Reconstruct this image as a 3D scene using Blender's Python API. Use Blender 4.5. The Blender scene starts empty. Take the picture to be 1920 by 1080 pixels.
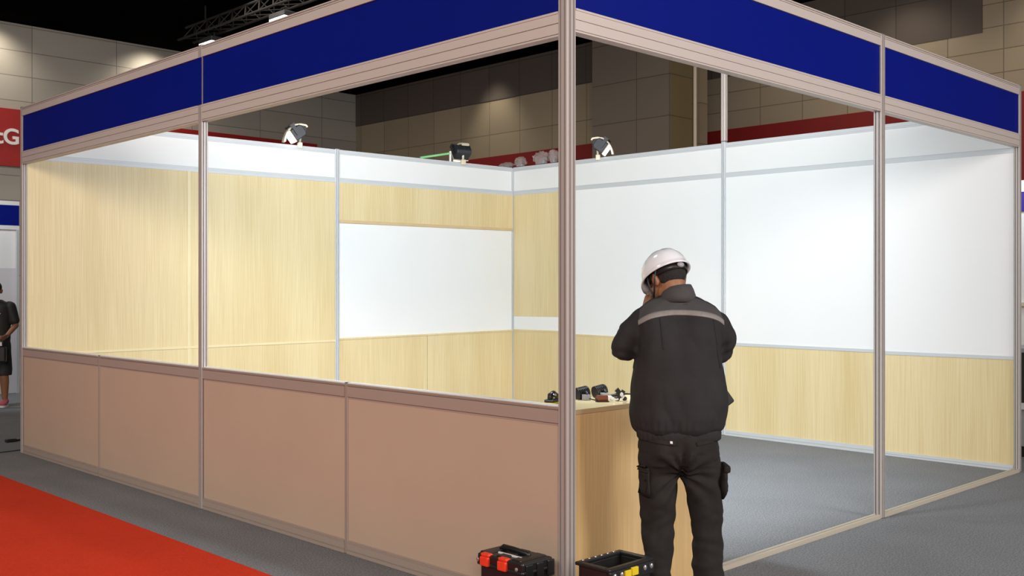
import bpy, bmesh, math, random
from math import sin, cos, pi, radians as RAD, sqrt
from mathutils import Vector, Matrix, noise
from mathutils.bvhtree import BVHTree

random.seed(7)
scene = bpy.context.scene
COL = scene.collection

# ------------------------------------------------------------------ survey of the place
F_PX, YAW, HOR, EYE = 1941.86, 0.776, 542.2, 1.54
CX0, CZ0 = 0.2552, 4.8054                      # front corner post as seen from the camera
CY, SY = cos(YAW), sin(YAW)
L, R, RM = 6.9247, 5.6217, 3.1146              # left side, right side, middle post of the right side
HT, HB, HW = 3.249, 3.094, 0.995               # front posts, back walls, half wall
CORNER = Vector((5.834, 6.291))
CAM = Vector((-(CY*CX0 + SY*CZ0), SY*CX0 - CY*CZ0, EYE))


def cam_to_world(X, Z):
    dx, dz = X - CX0, Z - CZ0
    return Vector((CY*dx + SY*dz, -SY*dx + CY*dz))


def on_floor(x, y, z=0.0):
    Z = (EYE - z)*F_PX/(y - HOR)
    p = cam_to_world((x - 960)/F_PX*Z, Z)
    return Vector((p.x, p.y, z))


# ------------------------------------------------------------------ materials
MATS = {}


def base_mat(name, color, rough=0.5, metal=0.0, var=0.0, vscale=8.0, bump=0.0, bscale=60.0, spec=0.5, stretch=(1, 1, 1), coat=0.0):
    m = bpy.data.materials.new(name); m.use_nodes = True
    nt = m.node_tree; b = nt.nodes['Principled BSDF']
    b.inputs['Roughness'].default_value = rough; b.inputs['Metallic'].default_value = metal
    b.inputs['Specular IOR Level'].default_value = spec
    b.inputs['Coat Weight'].default_value = coat
    tc = nt.nodes.new('ShaderNodeTexCoord'); mp = nt.nodes.new('ShaderNodeMapping')
    mp.inputs['Scale'].default_value = stretch
    nt.links.new(tc.outputs['Object'], mp.inputs['Vector'])
    n = nt.nodes.new('ShaderNodeTexNoise'); n.inputs['Scale'].default_value = vscale; n.inputs['Detail'].default_value = 4
    nt.links.new(mp.outputs['Vector'], n.inputs['Vector'])
    r = nt.nodes.new('ShaderNodeValToRGB')
    c = Vector(color)
    r.color_ramp.elements[0].position = 0.3; r.color_ramp.elements[1].position = 0.7
    r.color_ramp.elements[0].color = (*[max(0, v*(1 - var)) for v in c], 1)
    r.color_ramp.elements[1].color = (*[min(1, v*(1 + var)) for v in c], 1)
    nt.links.new(n.outputs['Fac'], r.inputs['Fac']); nt.links.new(r.outputs['Color'], b.inputs['Base Color'])
    if bump:
        n2 = nt.nodes.new('ShaderNodeTexNoise'); n2.inputs['Scale'].default_value = bscale; n2.inputs['Detail'].default_value = 3
        nt.links.new(tc.outputs['Object'], n2.inputs['Vector'])
        bp = nt.nodes.new('ShaderNodeBump'); bp.inputs['Strength'].default_value = bump; bp.inputs['Distance'].default_value = 0.01
        nt.links.new(n2.outputs['Fac'], bp.inputs['Height']); nt.links.new(bp.outputs['Normal'], b.inputs['Normal'])
    MATS[name] = m
    return m


def wood_mat(name, dark, light, rough=0.45):
    """vertical straight grain: fine lines over broad bands, both long in z"""
    m = bpy.data.materials.new(name); m.use_nodes = True
    nt = m.node_tree; b = nt.nodes['Principled BSDF']; b.inputs['Roughness'].default_value = rough
    tc = nt.nodes.new('ShaderNodeNewGeometry')
    mp = nt.nodes.new('ShaderNodeMapping'); mp.inputs['Scale'].default_value = (1, 1, 0.012)
    nt.links.new(tc.outputs['Position'], mp.inputs['Vector'])
    n1 = nt.nodes.new('ShaderNodeTexNoise'); n1.inputs['Scale'].default_value = 165; n1.inputs['Detail'].default_value = 3
    mp2 = nt.nodes.new('ShaderNodeMapping'); mp2.inputs['Scale'].default_value = (1, 1, 0.09)
    nt.links.new(tc.outputs['Position'], mp2.inputs['Vector'])
    n2 = nt.nodes.new('ShaderNodeTexNoise'); n2.inputs['Scale'].default_value = 2.6; n2.inputs['Detail'].default_value = 3
    nt.links.new(mp.outputs['Vector'], n1.inputs['Vector']); nt.links.new(mp2.outputs['Vector'], n2.inputs['Vector'])
    mx = nt.nodes.new('ShaderNodeMath'); mx.operation = 'MULTIPLY_ADD'; mx.inputs[1].default_value = 0.52
    nt.links.new(n1.outputs['Fac'], mx.inputs[0])
    m2 = nt.nodes.new('ShaderNodeMath'); m2.operation = 'MULTIPLY'; m2.inputs[1].default_value = 0.48
    nt.links.new(n2.outputs['Fac'], m2.inputs[0]); nt.links.new(m2.outputs[0], mx.inputs[2])
    r = nt.nodes.new('ShaderNodeValToRGB')
    r.color_ramp.elements[0].position = 0.36; r.color_ramp.elements[1].position = 0.62
    r.color_ramp.elements[0].color = (*dark, 1); r.color_ramp.elements[1].color = (*light, 1)
    nt.links.new(mx.outputs[0], r.inputs['Fac']); nt.links.new(r.outputs['Color'], b.inputs['Base Color'])
    MATS[name] = m
    return m


def panel_mat(name, color, axis, width, height, off=0.0, zoff=0.0, var=0.08, rough=0.8, seam=0.45):
    """a cladding of flat panels with thin dark joints (a straight grid in position space)"""
    m = bpy.data.materials.new(name); m.use_nodes = True
    nt = m.node_tree; b = nt.nodes['Principled BSDF']; b.inputs['Roughness'].default_value = rough
    g = nt.nodes.new('ShaderNodeNewGeometry'); s = nt.nodes.new('ShaderNodeSeparateXYZ')
    nt.links.new(g.outputs['Position'], s.inputs[0])
    cmb = nt.nodes.new('ShaderNodeCombineXYZ')
    a1 = nt.nodes.new('ShaderNodeMath'); a1.inputs[1].default_value = off
    a2 = nt.nodes.new('ShaderNodeMath'); a2.inputs[1].default_value = zoff
    nt.links.new(s.outputs['XYZ'.index(axis)], a1.inputs[0]); nt.links.new(s.outputs[2], a2.inputs[0])
    nt.links.new(a1.outputs[0], cmb.inputs[0]); nt.links.new(a2.outputs[0], cmb.inputs[1])
    br = nt.nodes.new('ShaderNodeTexBrick')
    br.offset = 0.0 if seam < 0.5 else 0.5
    br.inputs['Scale'].default_value = 1.0; br.inputs['Brick Width'].default_value = width; br.inputs['Row Height'].default_value = height
    br.inputs['Mortar Size'].default_value = 0.012; br.inputs['Mortar Smooth'].default_value = 0.3
    c = color
    br.inputs['Color1'].default_value = (*[v*(1 - var) for v in c], 1)
    br.inputs['Color2'].default_value = (*[v*(1 + var) for v in c], 1)
    br.inputs['Mortar'].default_value = (*[v*0.5 for v in c], 1)
    nt.links.new(cmb.outputs[0], br.inputs['Vector']); nt.links.new(br.outputs['Color'], b.inputs['Base Color'])
    MATS[name] = m
    return m


def carpet_mat(name, c0, c1, scale=95):
    m = base_mat(name, c0, rough=0.95, spec=0.1)
    nt = m.node_tree; b = nt.nodes['Principled BSDF']
    r = [n for n in nt.nodes if n.type == 'VALTORGB'][0]
    n = [n for n in nt.nodes if n.type == 'TEX_NOISE'][0]
    n.inputs['Scale'].default_value = scale; n.inputs['Roughness'].default_value = 0.75
    r.color_ramp.elements[0].color = (*c0, 1); r.color_ramp.elements[1].color = (*c1, 1)
    n3 = nt.nodes.new('ShaderNodeTexNoise'); n3.inputs['Scale'].default_value = 1.6; n3.inputs['Detail'].default_value = 5
    tc = [k for k in nt.nodes if k.type == 'TEX_COORD'][0]
    nt.links.new(tc.outputs['Object'], n3.inputs['Vector'])
    mx = nt.nodes.new('ShaderNodeMix'); mx.data_type = 'RGBA'; mx.blend_type = 'MULTIPLY'; mx.inputs[0].default_value = 0.25
    nt.links.new(r.outputs['Color'], mx.inputs[6]); nt.links.new(n3.outputs['Fac'], mx.inputs[7])
    nt.links.new(mx.outputs[2], b.inputs['Base Color'])
    bp = nt.nodes.new('ShaderNodeBump'); bp.inputs['Strength'].default_value = 0.5; bp.inputs['Distance'].default_value = 0.004
    nt.links.new(n.outputs['Fac'], bp.inputs['Height']); nt.links.new(bp.outputs['Normal'], b.inputs['Normal'])
    return m


def emit_mat(name, color, strength):
    m = bpy.data.materials.new(name); m.use_nodes = True
    b = m.node_tree.nodes['Principled BSDF']
    b.inputs['Base Color'].default_value = (*color, 1)
    b.inputs['Emission Color'].default_value = (*color, 1); b.inputs['Emission Strength'].default_value = strength
    MATS[name] = m
    return m


base_mat('post_aluminium', (0.42, 0.385, 0.37), 0.5, 0.12, 0.01, 4)
base_mat('trim_oak', (0.755, 0.655, 0.405), 0.45, 0, .03, 6)
base_mat('aluminium', (0.57, 0.60, 0.625), 0.5, 0.12, 0.01, 4)
base_mat('aluminium_seal', (0.16, 0.15, 0.15), 0.6, 0.2)
base_mat('champagne_aluminium', (0.62, 0.555, 0.52), 0.45, 0.2, 0.01, 4)
base_mat('darker_aluminium', (0.42, 0.345, 0.30), 0.5, 0.15, 0.01, 4)  # darker aluminium tone for the half wall rails and short posts
base_mat('blue_film', (0.002, 0.0085, 0.19), 0.5, 0, 0.03, 3, spec=0.08)
base_mat('white_laminate', (0.82, 0.84, 0.845), 0.42, 0, 0.008, 2)
base_mat('fascia_white', (0.78, 0.80, 0.80), 0.42, 0, 0.008, 2)
base_mat('warm_lit_laminate', (0.52, 0.405, 0.308), 0.5, 0, 0.03, 1.3)  # white panels with warm light and red carpet bounce put into the colour
wood_mat('light_oak', (0.63, 0.495, 0.245), (0.755, 0.64, 0.38))
wood_mat('counter_oak', (0.72, 0.475, 0.205), (0.88, 0.63, 0.32))
base_mat('counter_edge', (0.62, 0.46, 0.25), 0.5, 0, .05, 6)
carpet_mat('grey_carpet', (0.11, 0.115, 0.123), (0.38, 0.39, 0.41))
carpet_mat('red_carpet', (0.60, 0.038, 0.014), (0.80, 0.062, 0.022))
base_mat('ceiling_black', (0.0045, 0.004, 0.004), 0.95, 0, 0.2, 1, spec=0.0)
base_mat('truss_grey', (0.030, 0.029, 0.028), 0.7, 0.0, spec=.1)
panel_mat('hall_panels_back', (0.36, 0.34, 0.305), 'X', 2.26, 0.65, off=0.27, zoff=0.06)
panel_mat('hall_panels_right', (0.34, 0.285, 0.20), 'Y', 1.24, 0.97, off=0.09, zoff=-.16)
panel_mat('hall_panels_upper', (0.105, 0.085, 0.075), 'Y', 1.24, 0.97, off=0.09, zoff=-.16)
panel_mat('hall_panels_near', (0.36, 0.30, 0.22), 'Y', 1.17, 0.49, off=-.34, zoff=-.21)
panel_mat('column_panels', (0.16, 0.135, 0.11), 'Y', 6.0, 0.95, zoff=0.2, var=.05)
panel_mat('column_panels_lit', (0.20, 0.16, 0.08), 'X', 6.0, 0.95, zoff=0.2, var=.05)  # column panels again, in a lighter tone standing for light on the side
base_mat('banner_red', (0.24, 0.010, 0.010), 0.6, 0, 0.05, 1)
base_mat('banner_red_left', (0.33, 0.008, 0.008), 0.6, 0, 0.05, 1)
base_mat('white_paint', (0.8, 0.8, 0.8), 0.5)
base_mat('cream_paint', (0.72, 0.64, 0.50), 0.4, 0.1, .03)
base_mat('track_cream', (0.50, 0.45, 0.37), 0.5)
base_mat('black_plastic', (0.012, 0.012, 0.013), 0.38, 0, 0.2, 10)
base_mat('dark_housing', (0.030, 0.034, 0.042), 0.45, 0.2, .1)
base_mat('soft_black', (0.02, 0.02, 0.021), 0.7, 0, .2, 12)
base_mat('steel', (0.75, 0.75, 0.77), 0.25, 0.9)
base_mat('orange_plastic', (0.90, 0.055, 0.02), 0.45, 0, .08, 40)
base_mat('yellow_plastic', (0.82, 0.62, 0.02), 0.4, 0, .05, 30)
base_mat('green_plastic', (0.28, 0.72, 0.30), 0.4)
base_mat('brown_plastic', (0.16, 0.035, 0.012), 0.4, 0, .1, 30)
base_mat('grey_plastic', (0.30, 0.31, 0.34), 0.4)
base_mat('jacket_cloth', (0.026, 0.0255, 0.027), 0.8, 0, 0.15, 7, bump=.25, bscale=500, spec=.25)
base_mat('jacket_yoke_cloth', (0.068, 0.067, 0.070), 0.85, 0, 0.12, 7, bump=.25, bscale=500, spec=.25)
base_mat('trouser_cloth', (0.024, 0.0215, 0.0205), 0.9, 0, 0.2, 8, bump=.25, bscale=500, spec=.2)
base_mat('reflective_tape', (0.24, 0.225, 0.22), 0.55, 0.0, .08, 60, bump=.2, bscale=300)
base_mat('skin', (0.30, 0.14, 0.07), 0.5, 0, .08, 14, spec=.4)
base_mat('hair', (0.010, 0.009, 0.008), 0.7, 0, .4, 90, bump=.6, bscale=220)
base_mat('eye_white', (0.75, 0.73, 0.70), 0.3)
base_mat('helmet_white', (0.83, 0.86, 0.92), 0.2, 0, .02, 4, coat=.4)
base_mat('shoe_pink', (0.45, 0.08, 0.10), 0.6)
base_mat('purple_film', (0.05, 0.03, 0.30), 0.4)
base_mat('lilac_panel', (0.66, 0.65, 0.69), 0.5)
base_mat('paper_white', (0.85, 0.85, 0.85), 0.6)
emit_mat('lamp_glass', (1.0, 0.97, 0.92), 9.0)
emit_mat('hall_lamp_glass', (1.0, 0.93, 0.82), 14.0)

m = bpy.data.materials.new('clear_plastic'); m.use_nodes = True
b = m.node_tree.nodes['Principled BSDF']
b.inputs['Base Color'].default_value = (0.75, 0.62, 0.60, 1); b.inputs['Roughness'].default_value = 0.25
b.inputs['Transmission Weight'].default_value = 0.75; b.inputs['IOR'].default_value = 1.15
MATS['clear_plastic'] = m


# ------------------------------------------------------------------ mesh helpers
def quad_box(bm, p):
    """p: eight points, bottom ring then top ring"""
    v = [bm.verts.new(q) for q in p]
    for f in ((3, 2, 1, 0), (4, 5, 6, 7), (0, 1, 5, 4), (1, 2, 6, 5), (2, 3, 7, 6), (3, 0, 4, 7)):
        bm.faces.new([v[i] for i in f])
    return v


def box(bm, x0, x1, y0, y1, z0, z1, M=None):
    p = [Vector(q) for q in ((x0, y0, z0), (x1, y0, z0), (x1, y1, z0), (x0, y1, z0), (x0, y0, z1), (x1, y0, z1), (x1, y1, z1), (x0, y1, z1))]
    if M is not None: p = [M @ q for q in p]
    return quad_box(bm, p)


def frame_at(d):
    d = d.normalized()
    a = Vector((0, 0, 1)) if abs(d.z) < 0.9 else Vector((1, 0, 0))
    x = d.cross(a).normalized(); y = d.cross(x).normalized()
    return x, y


def tube(bm, pts, radii, n=14, cap=True, squash=1.0):
    pts = [Vector(p) for p in pts]
    if not hasattr(radii, '__len__'): radii = [radii]*len(pts)
    rings, x = [], None
    for i, p in enumerate(pts):
        d = pts[min(i + 1, len(pts) - 1)] - pts[max(i - 1, 0)]
        d = d.normalized()
        if x is None: x, y = frame_at(d)
        else:
            x = (x - d*x.dot(d)).normalized(); y = d.cross(x).normalized()
        rings.append([bm.verts.new(p + x*(radii[i]*cos(2*pi*k/n)) + y*(radii[i]*squash*sin(2*pi*k/n))) for k in range(n)])
    for a, c in zip(rings, rings[1:]):
        for k in range(n): bm.faces.new((a[k], a[(k + 1) % n], c[(k + 1) % n], c[k]))
    if cap:
        bm.faces.new(rings[0][::-1]); bm.faces.new(rings[-1])
    return rings


def capsule(bm, a, c, ra, rc, n=12):
    """closed tapered limb with round ends"""
    a, c = Vector(a), Vector(c); d = (c - a)
    ln = d.length or 1e-6; d = d/ln
    pts, rad = [], []
    for k in range(4):
        t = -cos(k/4*pi/2); pts.append(a + d*ra*t*0.98); rad.append(max(ra*sqrt(max(0, 1 - t*t)), ra*.15))
    pts.append(a); rad.append(ra); pts.append(c); rad.append(rc)
    for k in range(1, 5):
        t = sin(k/4*pi/2); pts.append(c + d*rc*t*0.98); rad.append(max(rc*sqrt(max(0, 1 - t*t)), rc*.15))
    tube(bm, pts, rad, n)


def ellipsoid(bm, c, r, n=20, m=14, M=None):
    c = Vector(c); rings = []
    for i in range(1, m):
        t = pi*i/m
        ring = []
        for k in range(n):
            p = Vector((r[0]*sin(t)*cos(2*pi*k/n), r[1]*sin(t)*sin(2*pi*k/n), r[2]*cos(t)))
            if M is not None: p = M @ p
            ring.append(bm.verts.new(c + p))
        rings.append(ring)
    q = Vector((0, 0, r[2])); q = (M @ q) if M is not None else q
    top, bot = bm.verts.new(c + q), bm.verts.new(c - q)
    for a, d in zip(rings, rings[1:]):
        for k in range(n): bm.faces.new((a[k], d[k], d[(k + 1) % n], a[(k + 1) % n]))
    for k in range(n):
        bm.faces.new((top, rings[0][k], rings[0][(k + 1) % n])); bm.faces.new((bot, rings[-1][(k + 1) % n], rings[-1][k]))


def loft(bm, secs, n=40, cap=True):
    """secs: (z, cx, cy, hw, hd, power)"""
    rings = []
    for s in secs:
        z, cx, cy, hw, hd = s[:5]; pw = s[5] if len(s) > 5 else 2.4
        ring = []
        for k in range(n):
            t = 2*pi*k/n; ct, st = cos(t), sin(t)
            ring.append(bm.verts.new((cx + hw*math.copysign(abs(ct)**(2/pw), ct), cy + hd*math.copysign(abs(st)**(2/pw), st), z)))
        rings.append(ring)
    for a, c in zip(rings, rings[1:]):
        for k in range(n): bm.faces.new((a[k], a[(k + 1) % n], c[(k + 1) % n], c[k]))
    if cap:
        bm.faces.new(rings[0][::-1]); bm.faces.new(rings[-1])
    return rings


def lathe(bm, prof, n=24, M=None):
    rings = []
    for r, z in prof:
        ring = []
        for k in range(n):
            p = Vector((r*cos(2*pi*k/n), r*sin(2*pi*k/n), z))
            ring.append(bm.verts.new(M @ p if M is not None else p))
        rings.append(ring)
    for a, c in zip(rings, rings[1:]):
        for k in range(n): bm.faces.new((a[k], a[(k + 1) % n], c[(k + 1) % n], c[k]))
    bm.faces.new(rings[0][::-1]); bm.faces.new(rings[-1])


def obj(name, bm, mat, parent=None, bevel=0.0, smooth=False, world=False):
    bmesh.ops.recalc_face_normals(bm, faces=bm.faces)
    if world and parent is not None:
        bm.transform(Matrix.Translation(-parent.location))
    me = bpy.data.meshes.new(name); bm.to_mesh(me); bm.free()
    o = bpy.data.objects.new(name, me); COL.objects.link(o)
    me.materials.append(MATS[mat])
    if parent is not None: o.parent = parent
    if bevel:
        bv = o.modifiers.new('bevel', 'BEVEL'); bv.width = bevel; bv.segments = 2; bv.limit_method = 'ANGLE'
    if smooth:
        for p in me.polygons: p.use_smooth = True
    return o


def tag(o, label, cat, group=None, kind=None):
    if label: o['label'] = label
    if cat: o['category'] = cat
    if group: o['group'] = group
    if kind: o['kind'] = kind
    return o


def thing(name, label, cat, loc=(0, 0, 0), rotz=0.0, group=None):
    o = bpy.data.objects.new(name, None); COL.objects.link(o)
    o.location = loc; o.rotation_euler = (0, 0, rotz); o.empty_display_size = 0.1
    return tag(o, label, cat, group)


def struct(name, bm, mat, parent=None):
    o = obj(name, bm, mat, parent)
    if parent is None: o['kind'] = 'structure'
    return o


def copy_thing(root, loc, rot, label):
    r = root.copy(); COL.objects.link(r); r.location = loc; r.rotation_euler = rot; r['label'] = label
    for ch in list(root.children):
        c = ch.copy(); COL.objects.link(c); c.parent = r
        for g in ch.children:
            d = g.copy(); COL.objects.link(d); d.parent = c
    return r


class Side:
    """one vertical side of the stand: u runs along it, n stands out of it towards the viewer"""
    def __init__(s, P, Q, N):
        s.P, s.Q = Vector(P), Vector(Q); s.D = (s.Q - s.P); s.len = s.D.length; s.D = s.D/s.len
        s.N = Vector((s.D.y, -s.D.x))
        if s.N.dot(Vector(N)) < 0: s.N = -s.N

    def pt(s, u, n, z):
        p = s.P + s.D*u + s.N*n
        return Vector((p.x, p.y, z))

    def px(s, x, y):
        """where the line of sight through a point of the photograph meets this side: (u, z)"""
        k = (x - 960)/F_PX
        a = cam_to_world(0, 0); c = cam_to_world(k, 1.0); d = c - a
        n = s.N; t = (s.P - a).dot(n)/d.dot(n)
        p = a + d*t
        return (p - s.P).dot(s.D), EYE + (HOR - y)*t/F_PX

    def line(s, p, q):
        """a height along the side, straight between two surveyed points"""
        (u0, z0), (u1, z1) = s.px(*p), s.px(*q)
        return lambda u: z0 + (z1 - z0)*(u - u0)/(u1 - u0)

    def bar(s, bm, u0, u1, n0, n1, zb, zt):
        fb = zb if callable(zb) else (lambda u: zb)
        ft = zt if callable(zt) else (lambda u: zt)
        quad_box(bm, [s.pt(u0, n0, fb(u0)), s.pt(u1, n0, fb(u1)), s.pt(u1, n1, fb(u1)), s.pt(u0, n1, fb(u0)),
                      s.pt(u0, n0, ft(u0)), s.pt(u1, n0, ft(u1)), s.pt(u1, n1, ft(u1)), s.pt(u0, n1, ft(u0))])

    def rail(s, bm, u0, u1, n0, n1, zb, zt, grooves=(0.55,), lips=True, gw=0.06, gd=0.006):
        """an extruded aluminium rail: grooves and end lips cut into its face"""
        fb = zb if callable(zb) else (lambda u: zb)
        ft = zt if callable(zt) else (lambda u: zt)
        prof = [(n0, 0.0), (n1, 0.0)]
        for g in sorted(grooves):
            prof += [(n1, g - gw/2), (n1 - gd, g - gw/2), (n1 - gd, g + gw/2), (n1, g + gw/2)]
        if lips:
            prof += [(n1, .90), (n1 + .004, .91), (n1 + .004, 1.0)]
        else:
            prof += [(n1, 1.0)]
        prof += [(n0, 1.0)]
        ends = []
        for u in (u0, u1):
            b0, t0 = fb(u), ft(u)
            ends.append([bm.verts.new(s.pt(u, n, b0 + (t0 - b0)*f)) for n, f in prof])
        a, c = ends; k = len(prof)
        for i in range(k): bm.faces.new((a[i], a[(i + 1) % k], c[(i + 1) % k], c[i]))
        bm.faces.new(a[::-1]); bm.faces.new(c)


FL = Side((0, 0), (0, L), (-1, 0))
FR = Side((0, 0), (R, 0), (0, -1))
BL = Side((0, L), CORNER, (0, -1))
BR = Side(CORNER, (R, 0), (-1, 0))


# ------------------------------------------------------------------ the hall
bm = bmesh.new(); box(bm, -14, 24, -14, 26, -0.1, 0.0)
struct('floor', bm, 'grey_carpet')
bm = bmesh.new(); box(bm, -14, 24, -14, 26, 8.45, 8.6)
struct('ceiling', bm, 'ceiling_black')
bm = bmesh.new(); box(bm, -14, 17.2, 25.0, 25.3, 0, 8.45)
struct('wall_back', bm, 'hall_panels_back')
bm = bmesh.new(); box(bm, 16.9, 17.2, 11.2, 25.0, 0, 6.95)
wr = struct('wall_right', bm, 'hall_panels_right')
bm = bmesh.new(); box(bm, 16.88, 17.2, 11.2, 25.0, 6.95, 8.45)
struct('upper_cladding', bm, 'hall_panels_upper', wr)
bm = bmesh.new(); box(bm, 19.0, 19.3, -10, 15, 0, 6.99)
wr2 = struct('wall_right_recess', bm, 'hall_panels_near'); 
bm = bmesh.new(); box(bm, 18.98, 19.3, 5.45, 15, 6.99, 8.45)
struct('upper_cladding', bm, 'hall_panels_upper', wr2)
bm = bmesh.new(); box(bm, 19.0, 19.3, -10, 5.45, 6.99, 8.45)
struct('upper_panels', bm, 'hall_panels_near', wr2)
# dropped beam in front of the right wall
bm = bmesh.new(); box(bm, 16.2, 16.88, 14.2, 24.98, 8.0, 8.45)
struct('ceiling_beam', bm, 'ceiling_black')
# column in front of the right wall
bm = bmesh.new(); box(bm, 15.5, 16.35, 11.06, 13.37, 0, 8.45)
col_o = struct('wall_column', bm, 'column_panels')
bm = bmesh.new(); box(bm, 15.55, 16.36, 11.04, 11.06, 0, 8.45)
struct('lit_side_skin', bm, 'column_panels_lit', col_o)  # thin sheet that carries the lit tone of the column side
bm = bmesh.new(); tube(bm, [(16.42, 11.0, 0), (16.42, 11.0, 8.45)], .045, 14)
tag(obj('downpipe', bm, 'cream_paint', smooth=False), 'thin cream vertical pipe running up the right edge of the dark column', 'pipe')

# red banners
def banner(name, x0, x1, y0, y1, z0, z1, mat, label):
    bm = bmesh.new(); box(bm, x0, x1, y0, y1, z0, z1)
    return tag(obj(name, bm, mat), label, 'banner')


bnr = banner('red_banner', -12, 15.3, 24.9, 24.995, 4.72, 6.2, 'banner_red_left', 'bright red banner with white letters on the far back wall of the hall')
banner('red_banner', 16.80, 16.895, 14.1, 22.5, 3.4, 5.33, 'banner_red', 'dark red banner along the right hall wall left of the dark column')
banner('red_banner', 18.90, 18.995, -9, 14.8, 3.7, 5.62, 'banner_red', 'dark red banner along the recessed hall wall right of the dark column')
cu = bpy.data.curves.new('banner_text', 'FONT'); cu.body = 'itG'; cu.size = .56; cu.extrude = 0.02; cu.offset = 0.012
to = bpy.data.objects.new('tmp_text', cu); COL.objects.link(to)
bpy.context.view_layer.update()
me = bpy.data.meshes.new_from_object(to.evaluated_get(bpy.context.evaluated_depsgraph_get()))
bpy.data.objects.remove(to)
me.materials.clear(); me.materials.append(MATS['white_paint'])
lt = bpy.data.objects.new('lettering', me); COL.objects.link(lt)
back = Side((-12, 25.0), (12, 25.0), (0, -1))
u_r, z_b = back.px(32, 272)
xs = [v.co.x for v in me.vertices]
lt.rotation_euler = (pi/2, 0, 0)
lt.location = (-12 + u_r - max(xs), 24.885, z_b)
lt.parent = bnr; lt['label'] = 'white letters on red banner'

# ceiling truss with its lamps
def make_truss():
    t = thing('ceiling_truss', 'dark lighting truss under the black ceiling above the left header', 'truss', (8.8, 16.0, 7.75))
    for (dx, dz) in ((-.2, 0), (.2, 0), (0, .34)):
        bm = bmesh.new(); tube(bm, [(dx, -9, dz), (dx, 5.0, dz)], .03, 8); obj('chord', bm, 'truss_grey', t)
    bm = bmesh.new()
    k = -9
    while k < 4.5:
        tube(bm, [(-.2, k, 0), (0, k + .3, .34)], .014, 6); tube(bm, [(0, k + .3, .34), (.2, k + .6, 0)], .014, 6)
        tube(bm, [(.2, k, 0), (-.2, k + .6, 0)], .014, 6); tube(bm, [(.2, k, 0), (0, k + .3, .34)], .014, 6)
        tube(bm, [(0, k + .3, .34), (-.2, k + .6, 0)], .014, 6)
        k += .6
    obj('bracing', bm, 'truss_grey', t)
    for y in (-6, -1, 4):
        bm = bmesh.new(); tube(bm, [(0, y, .34), (0, y, .72)], .02, 8); obj('hanger', bm, 'truss_grey', t)
make_truss()


def hall_lamp(label):
    t = thing('high_bay_lamp', label, 'lamp', group='lamps on the ceiling truss')
    bm = bmesh.new(); box(bm, -.2, .2, -.32, .32, .05, .17); obj('housing', bm, 'dark_housing', t, bevel=.02)
    bm = bmesh.new(); box(bm, -.19, .19, -.30, .30, .0, .05); obj('diffuser', bm, 'hall_lamp_glass', t)
    bm = bmesh.new(); tube(bm, [(0, -.1, .15), (0, -.1, .3), (0, .1, .3), (0, .1, .15)], .02, 8); obj('bracket', bm, 'truss_grey', t)
    return t


hl = hall_lamp('lit ceiling lamp on the truss, nearer and larger one, upper centre left')
hl.location = (8.85, 16.55, 7.44)
copy_thing(hl, (8.85, 19.75, 7.44), (0, 0, 0), 'lit ceiling lamp just above the middle post of the left front, the smaller one')
# second, fainter truss lines
t = thing('ceiling_pipe', 'dark grey pipe crossing under the black ceiling at the top left', 'pipe', (3, 12, 8.2))
bm = bmesh.new(); tube(bm, [(-9, 0, 0), (10, 0, 0)], .05, 10); obj('pipe', bm, 'truss_grey', t)
for x in (-6, -2, 2, 6):
    bm = bmesh.new(); tube(bm, [(x, 0, 0), (x, 0, .25)], .015, 6); obj('hanger', bm, 'truss_grey', t)
t = thing('ceiling_duct', 'dark air duct under the black ceiling seen between the two headers', 'duct', (11, 17, 7.95))
bm = bmesh.new(); tube(bm, [(0, -5, 0), (0, 6, 0)], .22, 20); obj('duct', bm, 'truss_grey', t, smooth=True)
for y in (-4, -1, 2, 5):
    bm = bmesh.new(); tube(bm, [(0, y, .2), (0, y, .5)], .012, 6); obj('hanger', bm, 'truss_grey', t)

# red carpet
bm = bmesh.new(); box(bm, -3.4, -.58, -9, 12.6, 0, .006)
tag(obj('red_carpet', bm, 'red_carpet'), 'bright red aisle carpet on the floor left of the half wall', 'carpet')
# taped seam in the grey carpet
a = on_floor(-60, 858); c = on_floor(60, 842)
bm = bmesh.new(); tube(bm, [a + Vector((0, 0, .004)), (a + c)/2 + Vector((.0, .02, .004)), c + Vector((0, 0, .004))], .006, 8)
tag(obj('carpet_seam', bm, 'soft_black'), 'thin dark seam across the grey carpet left of the far left post', 'cable')
p = on_floor(30, 828)
t = thing('cable_end', 'short black plug lead lying on the grey floor behind the far left post', 'cable', p)
bm = bmesh.new(); box(bm, -.10, .0, -.03, .03, 0, .035); obj('plug', bm, 'black_plastic', t, bevel=.008)
bm = bmesh.new(); tube(bm, [(0, 0, .015), (.1, .05, .012), (.25, .02, .012), (.4, .12, .012)], .011, 8); obj('lead', bm, 'black_plastic', t)


# ------------------------------------------------------------------ stand: posts
def post_profile(h):
    """square extrusion with two slots in each face"""
    face = [(-h, -h*.82), (-h*.82, -h)]
    for g in (-.42, .42):
        face += [((g - .12)*h, -h), ((g - .12)*h, -h*.62), ((g + .12)*h, -h*.62), ((g + .12)*h, -h)]
    pts = []
    for k in range(4):
        c, s = (1, 0, -1, 0)[k], (0, 1, 0, -1)[k]
        pts += [(x*c - y*s, x*s + y*c) for x, y in face]
    return pts


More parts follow.
